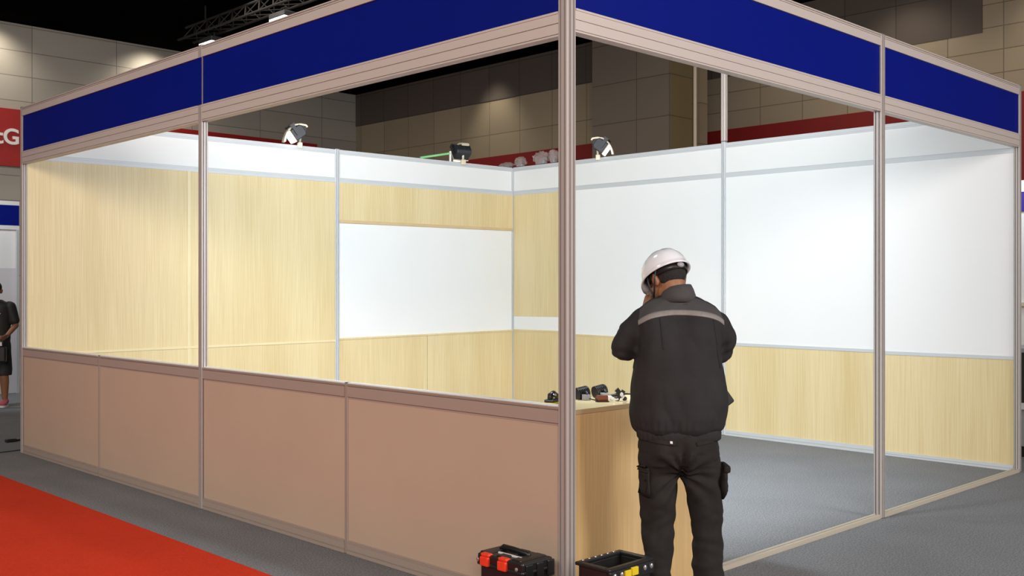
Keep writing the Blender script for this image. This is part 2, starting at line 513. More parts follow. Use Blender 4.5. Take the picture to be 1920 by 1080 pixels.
def post(name, xy, h, z1, label, mat='aluminium', z0=0.0, rot=0.0, cat='post'):
    t = thing(name, label, cat, (xy[0], xy[1], z0), rot)
    bm = bmesh.new(); pr = post_profile(h)
    lo = [bm.verts.new((x, y, 0.004)) for x, y in pr]; hi = [bm.verts.new((x, y, z1 - z0 - .006)) for x, y in pr]
    n = len(pr)
    for i in range(n): bm.faces.new((lo[i], lo[(i + 1) % n], hi[(i + 1) % n], hi[i]))
    bm.faces.new(lo[::-1]); bm.faces.new(hi)
    obj('extrusion', bm, mat, t)
    bm = bmesh.new(); box(bm, -h*.96, h*.96, -h*.96, h*.96, z1 - z0 - .006, z1 - z0); obj('end_cap', bm, 'aluminium_seal', t)
    bm = bmesh.new(); box(bm, -h*.9, h*.9, -h*.9, h*.9, 0, .004); obj('foot_plate', bm, 'aluminium_seal', t)
    return t


PH = .030
post('booth_post', (0, 0), .031, 3.62, 'thick aluminium corner post nearest the camera, left of the man', 'post_aluminium')
post('booth_post', (0, L/2), .025, HT + .005, 'aluminium post in the middle of the left front, half wall on both sides', 'post_aluminium')
post('booth_post', (0, L), .024, HT + .005, 'aluminium post at the far left end of the half wall', 'post_aluminium')
post('booth_post', (RM, 0), .029, HT + .01, 'aluminium post standing free in the right front, beyond the man', 'post_aluminium')
post('booth_post', (R, 0), .024, HT + .01, 'aluminium post at the far right end of the stand', 'post_aluminium')
ang = math.atan2(BL.D.y, BL.D.x)
u630 = BL.px(631, 300)[0]; pz = BL.line((317, 248), (960, 315))
p = BL.pt(u630, 0, 0); post('booth_post', p, .026, pz(u630) + .01, 'silver post of the left back wall between wood panels and the whiteboard', rot=ang)
post('booth_post', CORNER, .022, HB + .01, 'slim silver post in the inner corner of the two back walls', rot=ang)
angr = math.atan2(BR.D.y, BR.D.x)
TB = BR.line((960, 315), (1640, 236))
uA = BR.px(1059, 300)[0]; u1358 = BR.px(1358, 300)[0]; u1640 = BR.px(1646, 300)[0]
post('booth_post', BR.pt(uA, 0, 0), .018, TB(uA) + .005, 'slim silver post of the right back wall behind the corner post', rot=angr)
t = post('booth_post', BR.pt(u1358, 0, 0), .024, TB(u1358) + .02, 'silver post of the right back wall directly above the man', rot=angr)
p = BR.pt(u1358, 0, TB(u1358) + .02)
post('tall_upright', p, .026, 4.3, 'tall champagne upright rising above the right back wall behind the header', 'champagne_aluminium', z0=TB(u1358) + .02, rot=angr, cat='pole')
post('booth_post', BR.pt(u1640, 0, 0), .022, TB(u1640) + .005, 'silver post of the right back wall just behind the free front post', rot=angr)


# ------------------------------------------------------------------ stand: headers
def header(side, u0, u1, label, z=(2.715, 2.83, 3.165, 3.243), mat='champagne_aluminium'):
    t = thing('header_fascia', label, 'header', side.pt((u0 + u1)/2, 0, z[0]))
    bm = bmesh.new(); side.rail(bm, u0, u1, -.028, .026, z[0], z[1], grooves=(.08, .52), gw=.05); obj('lower_beam', bm, mat, t, world=True)
    bm = bmesh.new(); side.rail(bm, u0, u1, -.028, .026, z[2], z[3], grooves=(.72, .86), gw=.05); obj('upper_beam', bm, mat, t, world=True)
    bm = bmesh.new(); side.bar(bm, u0, u1, -.012, .014, z[1], z[2]); f = obj('blue_panel', bm, 'blue_film', t, world=True)
    return t


hp = .031
header(FL, .031, L/2 - .025, 'long blue header panel between the corner post and the middle post of the left front')
hf = header(FL, L/2 + .025, L - .024, 'blue header panel at the far left of the stand front')
bm = bmesh.new(); FL.bar(bm, L/2 - .028, L/2 + .028, .0268, .0285, 2.832, 3.163); obj('panel_cover', bm, 'blue_film', hf, world=True)
zr = (2.735, 2.845, 3.175, 3.252)
header(FR, .031, RM - .029, 'long blue header panel above the man on the right front', zr)
header(FR, RM + .029, R - .024, 'short blue header panel at the far right of the stand', zr)


# ------------------------------------------------------------------ stand: half wall
def half_wall(u0, u1, label):
    t = thing('half_wall_panel', label, 'panel', FL.pt((u0 + u1)/2, 0, 0))
    bm = bmesh.new(); FL.rail(bm, u0, u1, -.022, .018, .915, .992, grooves=(.80,), gw=.06, gd=.008); obj('top_rail', bm, 'darker_aluminium', t, world=True)
    bm = bmesh.new(); FL.bar(bm, u0, u1, -.024, .010, .992, .998); obj('lit_edge_strip', bm, 'white_laminate', t, world=True)  # white strip painting the lit top edge of the half wall
    bm = bmesh.new(); FL.bar(bm, u0, u1, -.010, .008, .075, .915); obj('infill', bm, 'warm_lit_laminate', t, world=True)
    bm = bmesh.new(); FL.bar(bm, u0, u1, .008, .0095, .902, .915); FL.bar(bm, u0, u1, .008, .0095, .075, .082)
    FL.bar(bm, u0, u0 + .006, .008, .0095, .082, .902); FL.bar(bm, u1 - .006, u1, .008, .0095, .082, .902); obj('edge_seal', bm, 'darker_aluminium', t, world=True)
    bm = bmesh.new(); FL.rail(bm, u0, u1, -.022, .018, .002, .075, grooves=(.30,), gw=.08, gd=.006); obj('bottom_rail', bm, 'darker_aluminium', t, world=True)


q = L/4
half_wall(.031, q - .013, 'warm-lit white half wall panel nearest the camera, with the toolbox in front')
half_wall(q + .013, 2*q - .025, 'warm-lit white half wall panel just right of the middle front post')
half_wall(2*q + .025, 3*q - .013, 'warm-lit white half wall panel just left of the middle front post')
half_wall(3*q + .013, L - .024, 'warm-lit white half wall panel at the far left end beside the red carpet')
post('half_wall_post', (0, q), .013, .998, 'short slim post joining the two half wall panels near the camera', 'darker_aluminium')
post('half_wall_post', (0, 3*q), .013, .998, 'short slim post joining the two far left half wall panels', 'darker_aluminium')


def floor_track(u0, u1, label):
    t = thing('floor_track', label, 'track', FR.pt((u0 + u1)/2, 0, 0))
    bm = bmesh.new(); FR.bar(bm, u0, u1, -.026, .026, 0, .012); obj('base_strip', bm, 'track_cream', t, world=True)
    bm = bmesh.new(); FR.bar(bm, u0, u1, .010, .024, .012, .026); FR.bar(bm, u0, u1, -.024, -.010, .012, .026); obj('ridge', bm, 'track_cream', t, world=True)
    bm = bmesh.new(); FR.bar(bm, u0, u1, -.009, .009, .012, .0145); obj('channel', bm, 'aluminium_seal', t, world=True)


floor_track(1.15, RM - .03, 'cream floor track between the counter and the free front post')
floor_track(RM + .03, R - .025, 'cream floor track from the free front post to the far right post')


# ------------------------------------------------------------------ stand: back walls
def part(t, side, name, mat, u0, u1, n0, n1, zb, zt):
    bm = bmesh.new(); side.bar(bm, u0, u1, n0, n1, zb, zt); return obj(name, bm, mat, t, world=True)


def rpart(t, side, name, mat, u0, u1, n1, zb, zt, grooves=(.4,)):
    bm = bmesh.new(); side.rail(bm, u0, u1, -.02, n1, zb, zt, grooves, lips=False, gw=.08, gd=.005); return obj(name, bm, mat, t, world=True)


def shift(f, d): return lambda u: f(u) + d


# left back wall
bl_top = BL.line((317, 248), (960, 315))
bl_rt = BL.line((110, 293), (960, 359)); bl_rb = BL.line((100, 302.5), (960, 367))
bl_mid = BL.line((180, 657), (627, 637)); bl_midb = shift(bl_mid, -.022)
uT = BL.px(353, 500)[0]
uL, uR = .024, u630 - .026
t = thing('partition_bay', 'left back wall bay clad in light oak panels with white band above', 'wall panel', BL.pt((uL + uR)/2, 0, 0))
rpart(t, BL, 'top_rail', 'aluminium', uL, uR, .018, shift(bl_top, -.05), bl_top, (.3,))
part(t, BL, 'fascia_band', 'fascia_white', uL, uR, -.008, .008, bl_rt, shift(bl_top, -.05))
rpart(t, BL, 'fascia_rail', 'aluminium', uL, uR, .020, bl_rb, bl_rt, (.55, .9))
part(t, BL, 'upper_cladding', 'light_oak', uL, uT - .012, -.008, .012, bl_mid, bl_rb)
part(t, BL, 'upper_cladding', 'light_oak', uT + .012, uR, -.008, .012, bl_mid, bl_rb)
part(t, BL, 'vertical_trim', 'trim_oak', uT - .017, uT + .017, -.008, .020, .06, bl_rb)
part(t, BL, 'mid_trim', 'trim_oak', uL, uT - .017, -.008, .020, bl_midb, bl_mid)
part(t, BL, 'mid_trim', 'trim_oak', uT + .017, uR, -.008, .020, bl_midb, bl_mid)
part(t, BL, 'lower_cladding', 'light_oak', uL, uT - .017, -.008, .012, .06, bl_midb)
part(t, BL, 'lower_cladding', 'light_oak', uT + .017, uR, -.008, .012, .06, bl_midb)
rpart(t, BL, 'skirting', 'aluminium', uL, uR, .018, .001, .06)

uL, uR = u630 + .026, BL.len - .026
w_t0, w_t1 = BL.line((635, 412), (960, 428.5)), BL.line((635, 418), (960, 433))
w_b0, w_b1 = BL.line((635, 634), (960, 618)), BL.line((635, 637.5), (960, 621))
uS = BL.px(800, 700)[0]
t = thing('partition_bay', 'left back wall bay with the white board under a light oak pelmet', 'wall panel', BL.pt((uL + uR)/2, 0, 0))
rpart(t, BL, 'top_rail', 'aluminium', uL, uR, .018, shift(bl_top, -.05), bl_top, (.3,))
part(t, BL, 'fascia_band', 'fascia_white', uL, uR, -.008, .008, bl_rt, shift(bl_top, -.05))
rpart(t, BL, 'fascia_rail', 'aluminium', uL, uR, .020, bl_rb, bl_rt, (.55, .9))
part(t, BL, 'pelmet', 'light_oak', uL, uR, -.008, .026, w_t0, bl_rb)
part(t, BL, 'pelmet_ledge', 'counter_edge', uL, uR, -.008, .030, w_t1, w_t0)
part(t, BL, 'white_board', 'white_laminate', uL, uR, -.008, .008, w_b0, w_t1)
part(t, BL, 'mid_trim', 'light_oak', uL, uR, -.008, .024, w_b1, w_b0)
part(t, BL, 'lower_cladding', 'light_oak', uL, uS - .003, -.008, .014, .06, w_b1)
part(t, BL, 'lower_cladding', 'light_oak', uS + .003, uR, -.008, .014, .06, w_b1)
rpart(t, BL, 'skirting', 'aluminium', uL, uR, .018, .001, .06)

# right back wall
br_top = TB
br_rt = BR.line((962, 359), (1899, 277)); br_rb = BR.line((962, 367), (1899, 287))
a_w0, a_w1 = BR.line((962, 593), (1043, 594.5)), BR.line((962, 617), (1043, 620))
b_t0 = BR.line((1076, 626), (1354, 641)); b_t1 = shift(b_t0, -.02)
c_t0, c_t1 = BR.line((1364, 642), (1640, 655)), BR.line((1364, 647.5), (1640, 661))
c_s = BR.line((1364, 806), (1640, 837))
d_t0, d_t1 = BR.line((1660, 658), (1895, 668)), BR.line((1660, 664.5), (1895, 674.5))
d_s = BR.line((1660, 845), (1895, 871))


def br_bay(uL, uR, label):
    t = thing('partition_bay', label, 'wall panel', BR.pt((uL + uR)/2, 0, 0))
    rpart(t, BR, 'top_rail', 'aluminium', uL, uR, .018, shift(br_top, -.05), br_top, (.3,))
    part(t, BR, 'fascia_band', 'fascia_white', uL, uR, -.008, .008, br_rt, shift(br_top, -.05))
    rpart(t, BR, 'fascia_rail', 'aluminium', uL, uR, .014, br_rb, br_rt, (.88,))
    return t


uL, uR = .024, uA - .019
t = br_bay(uL, uR, 'narrow oak bay in the inner corner with a white strip at rail height')
part(t, BR, 'upper_cladding', 'light_oak', uL, uR, -.008, .010, a_w0, br_rb)
part(t, BR, 'white_strip', 'white_laminate', uL, uR, -.008, .008, a_w1, a_w0)
part(t, BR, 'mid_trim', 'light_oak', uL, uR, -.008, .018, shift(a_w1, -.022), a_w1)
part(t, BR, 'lower_cladding', 'light_oak', uL, uR, -.008, .012, .06, shift(a_w1, -.022))
rpart(t, BR, 'skirting', 'aluminium', uL, uR, .018, .001, .06)
uL, uR = uA + .019, u1358 - .025
t = br_bay(uL, uR, 'white and oak right back wall bay behind the man')
part(t, BR, 'white_board', 'white_laminate', uL, uR, -.008, .008, b_t0, br_rb)
part(t, BR, 'mid_trim', 'light_oak', uL, uR, -.008, .018, b_t1, b_t0)
part(t, BR, 'lower_cladding', 'light_oak', uL, uR, -.008, .012, .06, b_t1)
rpart(t, BR, 'skirting', 'aluminium', uL, uR, .018, .001, .06)
uL, uR = u1358 + .025, u1640 - .023
t = br_bay(uL, uR, 'white and oak wall bay between the man and the free front post')
part(t, BR, 'white_board', 'white_laminate', uL, uR, -.008, .008, c_t0, br_rb)
rpart(t, BR, 'mid_rail', 'aluminium', uL, uR, .016, c_t1, c_t0, ())
part(t, BR, 'lower_cladding', 'light_oak', uL, uR, -.008, .010, c_s, c_t1)
rpart(t, BR, 'skirting', 'aluminium', uL, uR, .018, .001, c_s)
uL, uR = u1640 + .023, BR.len - .026
t = br_bay(uL, uR, 'white and oak bay at the far right end of the right back wall')
part(t, BR, 'white_board', 'white_laminate', uL, uR, -.008, .008, d_t0, br_rb)
rpart(t, BR, 'mid_rail', 'aluminium', uL, uR, .016, d_t1, d_t0, ())
part(t, BR, 'lower_cladding', 'light_oak', uL, uR, -.008, .010, d_s, d_t1)
rpart(t, BR, 'skirting', 'aluminium', uL, uR, .018, .001, d_s)

# ------------------------------------------------------------------ counter
CT = .97
CW0, CW1, CD0, CD1 = .04, 1.13, .03, .36
t = thing('counter', 'light oak counter behind the corner post where the man stands', 'counter', ((CW0 + CW1)/2, (CD0 + CD1)/2, 0))
SE = .285
bm = bmesh.new(); box(bm, CW0, SE - .002, CD0, CD0 + .018, .0, CT - .022); obj('front_panel', bm, 'counter_oak', t, world=True)
bm = bmesh.new(); box(bm, SE + .002, CW1, CD0, CD0 + .018, .0, CT - .022); obj('front_panel', bm, 'counter_oak', t, world=True)
for x in (CW0, CW1 - .018):
    bm = bmesh.new(); box(bm, x, x + .018, CD0 + .018, CD1 - .01, 0, CT - .022); obj('side_panel', bm, 'counter_oak', t, world=True)
bm = bmesh.new(); box(bm, CW0 + .018, CW1 - .018, CD0 + .018, CD1 - .02, .45, .468); obj('shelf', bm, 'counter_oak', t, world=True)
bm = bmesh.new(); box(bm, CW0, CW1 + .01, CD0 - .006, CD1, CT - .022, CT - .002); obj('top_edge', bm, 'counter_edge', t, world=True)
bm = bmesh.new(); box(bm, CW0, CW1 + .01, CD0 - .006, CD1, CT - .002, CT); obj('worktop', bm, 'light_oak', t, world=True)


# ------------------------------------------------------------------ arm floodlights on the back walls
def floodlight(label):
    """origin at the clamp on the wall top; +x is where the lamp looks, arm rises and bends over"""
    t = thing('arm_floodlight', label, 'floodlight', group='floodlights on the back walls')
    M = Matrix.Translation((.02, 0, .125)) @ Matrix.Rotation(RAD(36), 4, 'Y')
    bm = bmesh.new()
    pr = [(-.095, -.03), (-.07, -.055), (.055, -.055), (.055, .055), (-.07, .055), (-.095, .03)]
    # housing: a tapered box with rounded back
    for sgn in (0,):
        ring = []
        for y in (-.10, .10):
            ring.append([bm.verts.new(M @ Vector((a, y, c*1.25))) for a, c in pr])
        k = len(pr)
        for i in range(k): bm.faces.new((ring[0][i], ring[0][(i + 1) % k], ring[1][(i + 1) % k], ring[1][i]))
        bm.faces.new(ring[0][::-1]); bm.faces.new(ring[1])
    h = obj('housing', bm, 'dark_housing', t, bevel=.010)
    bm = bmesh.new()
    for k in range(7):
        y = -.084 + k*.028
        box(bm, -.105, -.07, y - .004, y + .004, -.03, .03, M)
    obj('cooling_fins', bm, 'dark_housing', h)
    bm = bmesh.new(); box(bm, .055, .068, -.105, .105, -.074, .074, M); obj('bezel', bm, 'cream_paint', t, bevel=.004)
    bm = bmesh.new(); box(bm, .066, .075, -.092, .092, -.062, .062, M); obj('lens', bm, 'lamp_glass', t)
    bm = bmesh.new()
    for y in (-.116, .108): box(bm, -.02, .02, y, y + .008, -.02, .10, M)
    box(bm, -.03, .03, -.116, .116, .10, .115, M); obj('bracket', bm, 'dark_housing', t)
    bm = bmesh.new()
    path = [(.150, .03), (.140, .075), (.118, .13), (.080, .190), (.03, .222), (-.03, .232), (-.09, .225), (-.105, .205)]
    a_, c_ = [], []
    for q, (x, z) in enumerate(path):
        x0, z0 = path[max(q - 1, 0)]; x1, z1 = path[min(q + 1, len(path) - 1)]
        n_ = Vector((-(z1 - z0), 0, x1 - x0)).normalized()*(-.011)
        a_.append([bm.verts.new(Vector((x, y, z)) + n_) for y in (-.05, .05)]); c_.append([bm.verts.new(Vector((x, y, z)) - n_) for y in (-.05, .05)])
    for q in range(len(path) - 1):
        bm.faces.new((a_[q][0], a_[q][1], a_[q + 1][1], a_[q + 1][0])); bm.faces.new((c_[q][0], c_[q + 1][0], c_[q + 1][1], c_[q][1]))
        bm.faces.new((a_[q][0], a_[q + 1][0], c_[q + 1][0], c_[q][0])); bm.faces.new((a_[q][1], c_[q][1], c_[q + 1][1], a_[q + 1][1]))
    for q in (0, len(path) - 1): bm.faces.new((a_[q][0], a_[q][1], c_[q][1], c_[q][0]))
    obj('arm', bm, 'cream_paint', t, bevel=.003)
    bm = bmesh.new(); tube(bm, [(-.03, 0, .03), (-.035, 0, .09), (-.02, 0, .12)], .014, 10); obj('stem', bm, 'cream_paint', t, smooth=True)
    bm = bmesh.new(); box(bm, -.055, -.005, -.03, .03, -.03, .035); obj('clamp', bm, 'cream_paint', t, bevel=.005)
    return t


def lamp_place(o, side, x, off, look, z=None):
    u = side.px(x, 280)[0]
    top = (bl_top if side is BL else br_top)(u)
    p = side.pt(u, off, top if z is None else z)
    o.location = p; o.rotation_euler = (0, 0, look)
    return p


lampA = floodlight('lit arm floodlight above the oak bay of the left back wall')
pA = lamp_place(lampA, BL, 557, 0.0, RAD(162))
lampB = copy_thing(lampA, (0, 0, 0), (0, 0, 0), 'arm floodlight on the left back wall with a green tube beside it')
pB = lamp_place(lampB, BL, 866, 0.0, RAD(75))
lampC = copy_thing(lampA, (0, 0, 0), (0, 0, 0), 'arm floodlight on the right back wall just right of the corner post')
pC = lamp_place(lampC, BR, 1126, 0.0, RAD(-56))
# green tube beside lamp B
u0, u1 = BL.px(790, 296)[0], BL.px(846, 290)[0]
t = thing('green_tube', 'thin pale green tube lying along the top of the left back wall', 'tube', BL.pt(u0, -.02, bl_top(u0)))
bm = bmesh.new(); tube(bm, [BL.pt(u0, -.02, bl_top(u0) + .012), BL.pt(u1, -.02, bl_top(u1) + .105)], .014, 10); obj('tube', bm, 'green_plastic', t, world=True)
bm = bmesh.new(); tube(bm, [BL.pt(u1, -.02, bl_top(u1)), BL.pt(u1, -.02, bl_top(u1) + .13)], .014, 10); obj('support', bm, 'white_paint', t, world=True)


# plastic wrapped things lying on the wall top near the corner
def wrapped(x0, x1, h, label, seed):
    ua, ub = BR.px(x0, 300)[0], BR.px(x1, 300)[0]
    um = (ua + ub)/2; bm = bmesh.new()
    M = Matrix.Rotation(angr, 3, 'Z')
    c = BR.pt(um, 0, br_top(um) + h/2)
    ellipsoid(bm, (0, 0, 0), ((ub - ua)/2, .07, h/2), 28, 18)
    for v in bm.verts:
        q = v.co.copy()
        d = noise.noise(q*26 + Vector((seed, 0, 0)))*.35 + noise.noise(q*60 + Vector((0, seed, 0)))*.18
        v.co = q*(1 + d)
        v.co.z = max(v.co.z, -h/2 + .004)
        v.co = M @ v.co
    o = obj('wrapped_fitting', bm, 'clear_plastic'); o.location = c
    bm = bmesh.new(); box(bm, -(ub - ua)*.32, (ub - ua)*.32, -.03, .03, -h*.45, h*.05, M.to_4x4()); obj('fitting', bm, 'grey_plastic', o, bevel=.01)
    return tag(o, label, 'wrapped fitting')


wrapped(938, 962, .08, 'low plastic wrapped bundle on the wall top at the inner corner', 2)
wrapped(968, 984, .13, 'small plastic wrapped fitting just right of the inner corner post', 5)
wrapped(1002, 1028, .16, 'larger plastic wrapped fitting on the right back wall top beside the corner post', 9)
wrapped(1032, 1044, .17, 'plastic wrapped fitting half hidden by the thick corner post', 13)


# ------------------------------------------------------------------ things on the counter
def sander(p):
    t = thing('palm_sander', 'small black and yellow hand tool on the counter left of the corner post', 'hand tool', p, RAD(20))
    bm = bmesh.new(); box(bm, -.055, .055, -.03, .03, 0, .010); obj('base_pad', bm, 'yellow_plastic', t, bevel=.003)
    bm = bmesh.new(); box(bm, -.05, .04, -.026, .026, .010, .024); obj('body', bm, 'black_plastic', t, bevel=.006)
    bm = bmesh.new(); tube(bm, [(-.035, 0, .022), (-.025, 0, .042), (.01, 0, .048), (.045, 0, .038), (.06, 0, .022)], [.012, .016, .017, .014, .010], 12); obj('grip', bm, 'black_plastic', t, smooth=True)
    bm = bmesh.new(); ellipsoid(bm, (-.01, -.014, .046), (.014, .008, .006), 12, 8); obj('switch', bm, 'steel', t)


sander(on_floor(1036, 757, CT))


def track_spot(p, rz, label):
    t = thing('spot_fitting', label, 'spotlight', p, rz, group='spot fittings on the counter')
    M = Matrix.Translation((0, 0, .033)) @ Matrix.Rotation(RAD(80), 4, 'Y')
    bm = bmesh.new()
    prof = []
    for k in range(7):
        z = -.03 + k*.009
        prof += [(.033, z), (.033, z + .005), (.027, z + .0055), (.027, z + .0088)]
    prof += [(.030, .034)]
    lathe(bm, prof, 24, M); obj('ribbed_head', bm, 'black_plastic', t)
    bm = bmesh.new(); lathe(bm, [(.024, .034), (.024, .036), (.008, .037)], 20, M); obj('lens', bm, 'grey_plastic', t)
    bm = bmesh.new(); box(bm, -.02, .02, -.062, -.034, .0, .030); obj('driver_box', bm, 'grey_plastic', t, bevel=.003)
    bm = bmesh.new(); tube(bm, [(0, -.034, .035), (0, -.046, .044), (0, -.058, .034)], .005, 8); tube(bm, [(.01, -.06, .01), (.03, -.08, .004), (.06, -.07, .004)], .003, 6); obj('yoke', bm, 'black_plastic', t)
    return t


pa = on_floor(1091, 749, CT); pb = on_floor(1124, 745.5, CT)
track_spot(pa, -YAW + RAD(25), 'ribbed black spot fitting on the counter nearest the corner post')
track_spot(pb, -YAW + RAD(30), 'ribbed black spot fitting in the middle of the counter objects')


def small_drill(p):
    t = thing('small_tool', 'small dark orange tool with black ends on the counter left of the man', 'hand tool', p, -YAW + RAD(8))
    bm = bmesh.new(); tube(bm, [(-.052, 0, .016), (-.045, 0, .018), (.005, 0, .018)], [.012, .017, .017], 14); obj('body', bm, 'brown_plastic', t, smooth=False)
    bm = bmesh.new(); tube(bm, [(-.056, 0, .014), (-.051, 0, .014)], .0135, 12); box(bm, -.05, .01, -.017, .017, 0, .006); obj('end_piece', bm, 'black_plastic', t)
    bm = bmesh.new(); tube(bm, [(.005, 0, .018), (.02, -.002, .022), (.035, -.004, .012)], [.016, .011, .009], 12); obj('nose', bm, 'white_paint', t)


small_drill(on_floor(1137, 753.5, CT))


def clamp_tool(p):
    t = thing('spring_clamp', 'black spring clamp with round white tips on the counter beside the man', 'clamp', p, -YAW)
    bm = bmesh.new()
    tube(bm, [(-.075, .02, .022), (-.02, .012, .030), (.0, 0, .036)], [.006, .010, .010], 10)
    tube(bm, [(-.02, 0, .060), (-.006, 0, .045), (.018, 0, .020)], [.013, .011, .010], 12)
    obj('jaw', bm, 'black_plastic', t)
    bm = bmesh.new(); tube(bm, [(.018, .0, .054), (.006, 0, .036), (-.010, 0, .014)], [.011, .010, .009], 12); tube(bm, [(.012, .01, .036), (.05, .02, .034), (.085, .03, .033)], [.006, .004, .003], 8); obj('handle', bm, 'black_plastic', t)
    bm = bmesh.new(); ellipsoid(bm, (-.012, 0, .0105), (.011, .010, .010), 14, 10); ellipsoid(bm, (.022, 0, .0125), (.013, .011, .011), 14, 10); obj('pivot_ball', bm, 'black_plastic', t)
    bm = bmesh.new(); ellipsoid(bm, (.006, -.01, .034), (.009, .006, .012), 12, 8); tube(bm, [(-.026, -.01, .006), (-.012, -.016, .012)], .005, 8); tube(bm, [(.006, -.012, .010), (.02, -.014, .03)], .004, 8); obj('tip', bm, 'white_paint', t)


clamp_tool(on_floor(1163, 752, CT))
# a scatter of small screws on the worktop
for k, (x, y, lab) in enumerate(((1172, 756.5, 'tiny steel screw on the counter right under the spring clamp'), (1151, 757.5, 'tiny steel screw on the counter in front of the orange tool'))):
    p = on_floor(x, y, CT)
    t = thing('screw', lab, 'screw', p, RAD(40*k), group='screws on the counter')
    bm = bmesh.new(); tube(bm, [(-.012, 0, .003), (.012, 0, .003)], [.0022, .0008], 8); obj('shank', bm, 'steel', t)
    bm = bmesh.new(); tube(bm, [(-.015, 0, .004), (-.012, 0, .004)], [.004, .0022], 10); obj('head', bm, 'steel', t)


# ------------------------------------------------------------------ toolboxes on the floor
def toolbox():
    # closed case: long axis along local x, latches on the front (-y)
    t = thing('toolbox', 'closed black toolbox with two orange latches before the half wall', 'toolbox', (0, 0, 0))
    W, D, H = .150, .100, .262
    bm = bmesh.new(); box(bm, -W*.93, W*.93, -D*.9, D*.9, 0, H)
    body = obj('body', bm, 'black_plastic', t, bevel=.012)
    bm = bmesh.new()
    box(bm, -W, W, -D, D, H, H + .045); box(bm, -W*1.02, W*1.02, -D*1.03, D*1.03, H - .012, H + .008)
    lid = obj('lid', bm, 'black_plastic', t, bevel=.010)
    bm = bmesh.new()
    for x in (-W*.78, -W*.05, W*.62): box(bm, x - .03, x + .03, -D*.85, D*.85, H + .040, H + .051)
    obj('lid_rib', bm, 'black_plastic', lid, bevel=.006)
    bm = bmesh.new(); box(bm, -W*.45, W*.55, -D*.42, -D*.34, H + .045, H + .052); obj('lid_strip', bm, 'white_paint', lid)
    bm = bmesh.new(); tube(bm, [(-W*.75, .02, H + .045), (-W*.62, .02, H + .060), (-W*.2, .02, H + .059), (W*.42, .02, H + .054), (W*.5, .02, H + .044)], .013, 12); obj('handle', bm, 'black_plastic', t, smooth=True)
    for x in (-W*.60, W*.18):
        bm = bmesh.new(); box(bm, x - .028, x + .028, -D*1.16, -D*.96, H - .008, H + .036); box(bm, x - .028, x + .028, -D*1.10, -D*.78, H + .036, H + .051)
        la = obj('latch', bm, 'orange_plastic', t, bevel=.006); la['label'] = 'orange latch'
    for x in (-W*.95, W*.76):
        bm = bmesh.new(); ellipsoid(bm, (x, -D*1.02, H + .014), (.010, .006, .010), 12, 8); obj('rivet', bm, 'steel', t)
    bm = bmesh.new()
    for k in range(3): box(bm, W*.98, W*1.05, -D*.8 + k*.07, -D*.8 + k*.07 + .045, H - .04, H + .035)
    obj('end_rib', bm, 'black_plastic', t, bevel=.006)
    return t


tb = toolbox()
tb.location = (-.163, .18, 0.0); tb.rotation_euler = (0, 0, -pi/2)


def tool_tray():
    t = thing('tool_tray', 'open black tool tray with a yellow clip before the oak counter', 'tool tray', (0, 0, 0))
    W, D, H, w = .138, .086, .355, .013
    bm = bmesh.new(); box(bm, -W, W, -D, D, 0, .012); box(bm, -W, W, -D, -D + w, .012, H); box(bm, -W, W, D - w, D, .012, H)
    box(bm, -W, -W + w, -D + w, D - w, .012, H); box(bm, W - w, W, -D + w, D - w, .012, H)
    obj('bin', bm, 'black_plastic', t, bevel=.004)
    bm = bmesh.new(); e = .012
    box(bm, -W - e, W + e, -D - e, -D + w + .004, H, H + .016); box(bm, -W - e, W + e, D - w - .004, D + e, H, H + .016)
    box(bm, -W - e, -W + w + .004, -D + w, D - w, H, H + .016); box(bm, W - w - .004, W + e, -D + w, D - w, H, H + .016)
    box(bm, -W - e, W + e, -D - e - .003, -D - .002, H - .05, H + .004)
    obj('rim', bm, 'black_plastic', t, bevel=.005)
    bm = bmesh.new()
    box(bm, -.005, .005, -D + w, D - w, .012, H*.8); obj('divider', bm, 'black_plastic', t)
    bm = bmesh.new(); box(bm, -.058, -.020, -D - e - .012, -D - e - .002, H - .034, H - .004); box(bm, -.015, .026, -D - e - .014, -D - e - .002, H - .032, H + .002)
    box(bm, -.058, .026, -D - e - .006, -D - e - .002, H - .030, H - .010)
    la = obj('clip', bm, 'yellow_plastic', t, bevel=.004); la['label'] = 'yellow clip'
    for x in (-.119, -.074, .082, .126):
        bm = bmesh.new(); ellipsoid(bm, (x, -D - e - .004, H - .016), (.011, .006, .012), 14, 10); obj('bolt', bm, 'steel', t)
    for k in range(6):
        x = -.112 + k*.041
        bm = bmesh.new(); ellipsoid(bm, (x, D - .004, H + .017), (.006, .006, .004), 10, 6); obj('rivet', bm, 'steel', t)
    bm = bmesh.new(); ellipsoid(bm, (-W - .002, -.05, H - .055), (.006, .010, .010), 12, 8); obj('side_rivet', bm, 'steel', t)
    return t


tt = tool_tray()
tt.location = (-.090, -.362, 0.0)


# ------------------------------------------------------------------ people
def remesh(name, bm, voxel, mat, parent, smooth_iter=4, disp=None, cut=None):
    """union of closed shapes as one continuous skin"""
    bmesh.ops.recalc_face_normals(bm, faces=bm.faces)
    me = bpy.data.meshes.new(name + '_raw'); bm.to_mesh(me); bm.free()
    o = bpy.data.objects.new(name + '_raw', me); COL.objects.link(o)
    r = o.modifiers.new('r', 'REMESH'); r.mode = 'VOXEL'; r.voxel_size = voxel
    s = o.modifiers.new('s', 'SMOOTH'); s.factor = 0.5; s.iterations = smooth_iter
    bpy.context.view_layer.update()
    m2 = bpy.data.meshes.new_from_object(o.evaluated_get(bpy.context.evaluated_depsgraph_get()))
    bpy.data.objects.remove(o); bpy.data.meshes.remove(me)
    bm = bmesh.new(); bm.from_mesh(m2); bpy.data.meshes.remove(m2)
    if disp:
        bm.normal_update()
        new = [(v, v.co + v.normal*disp(v.co, v.normal)) for v in bm.verts]
        for v, c in new: v.co = c
    return obj(name, bm, mat, parent, smooth=True)


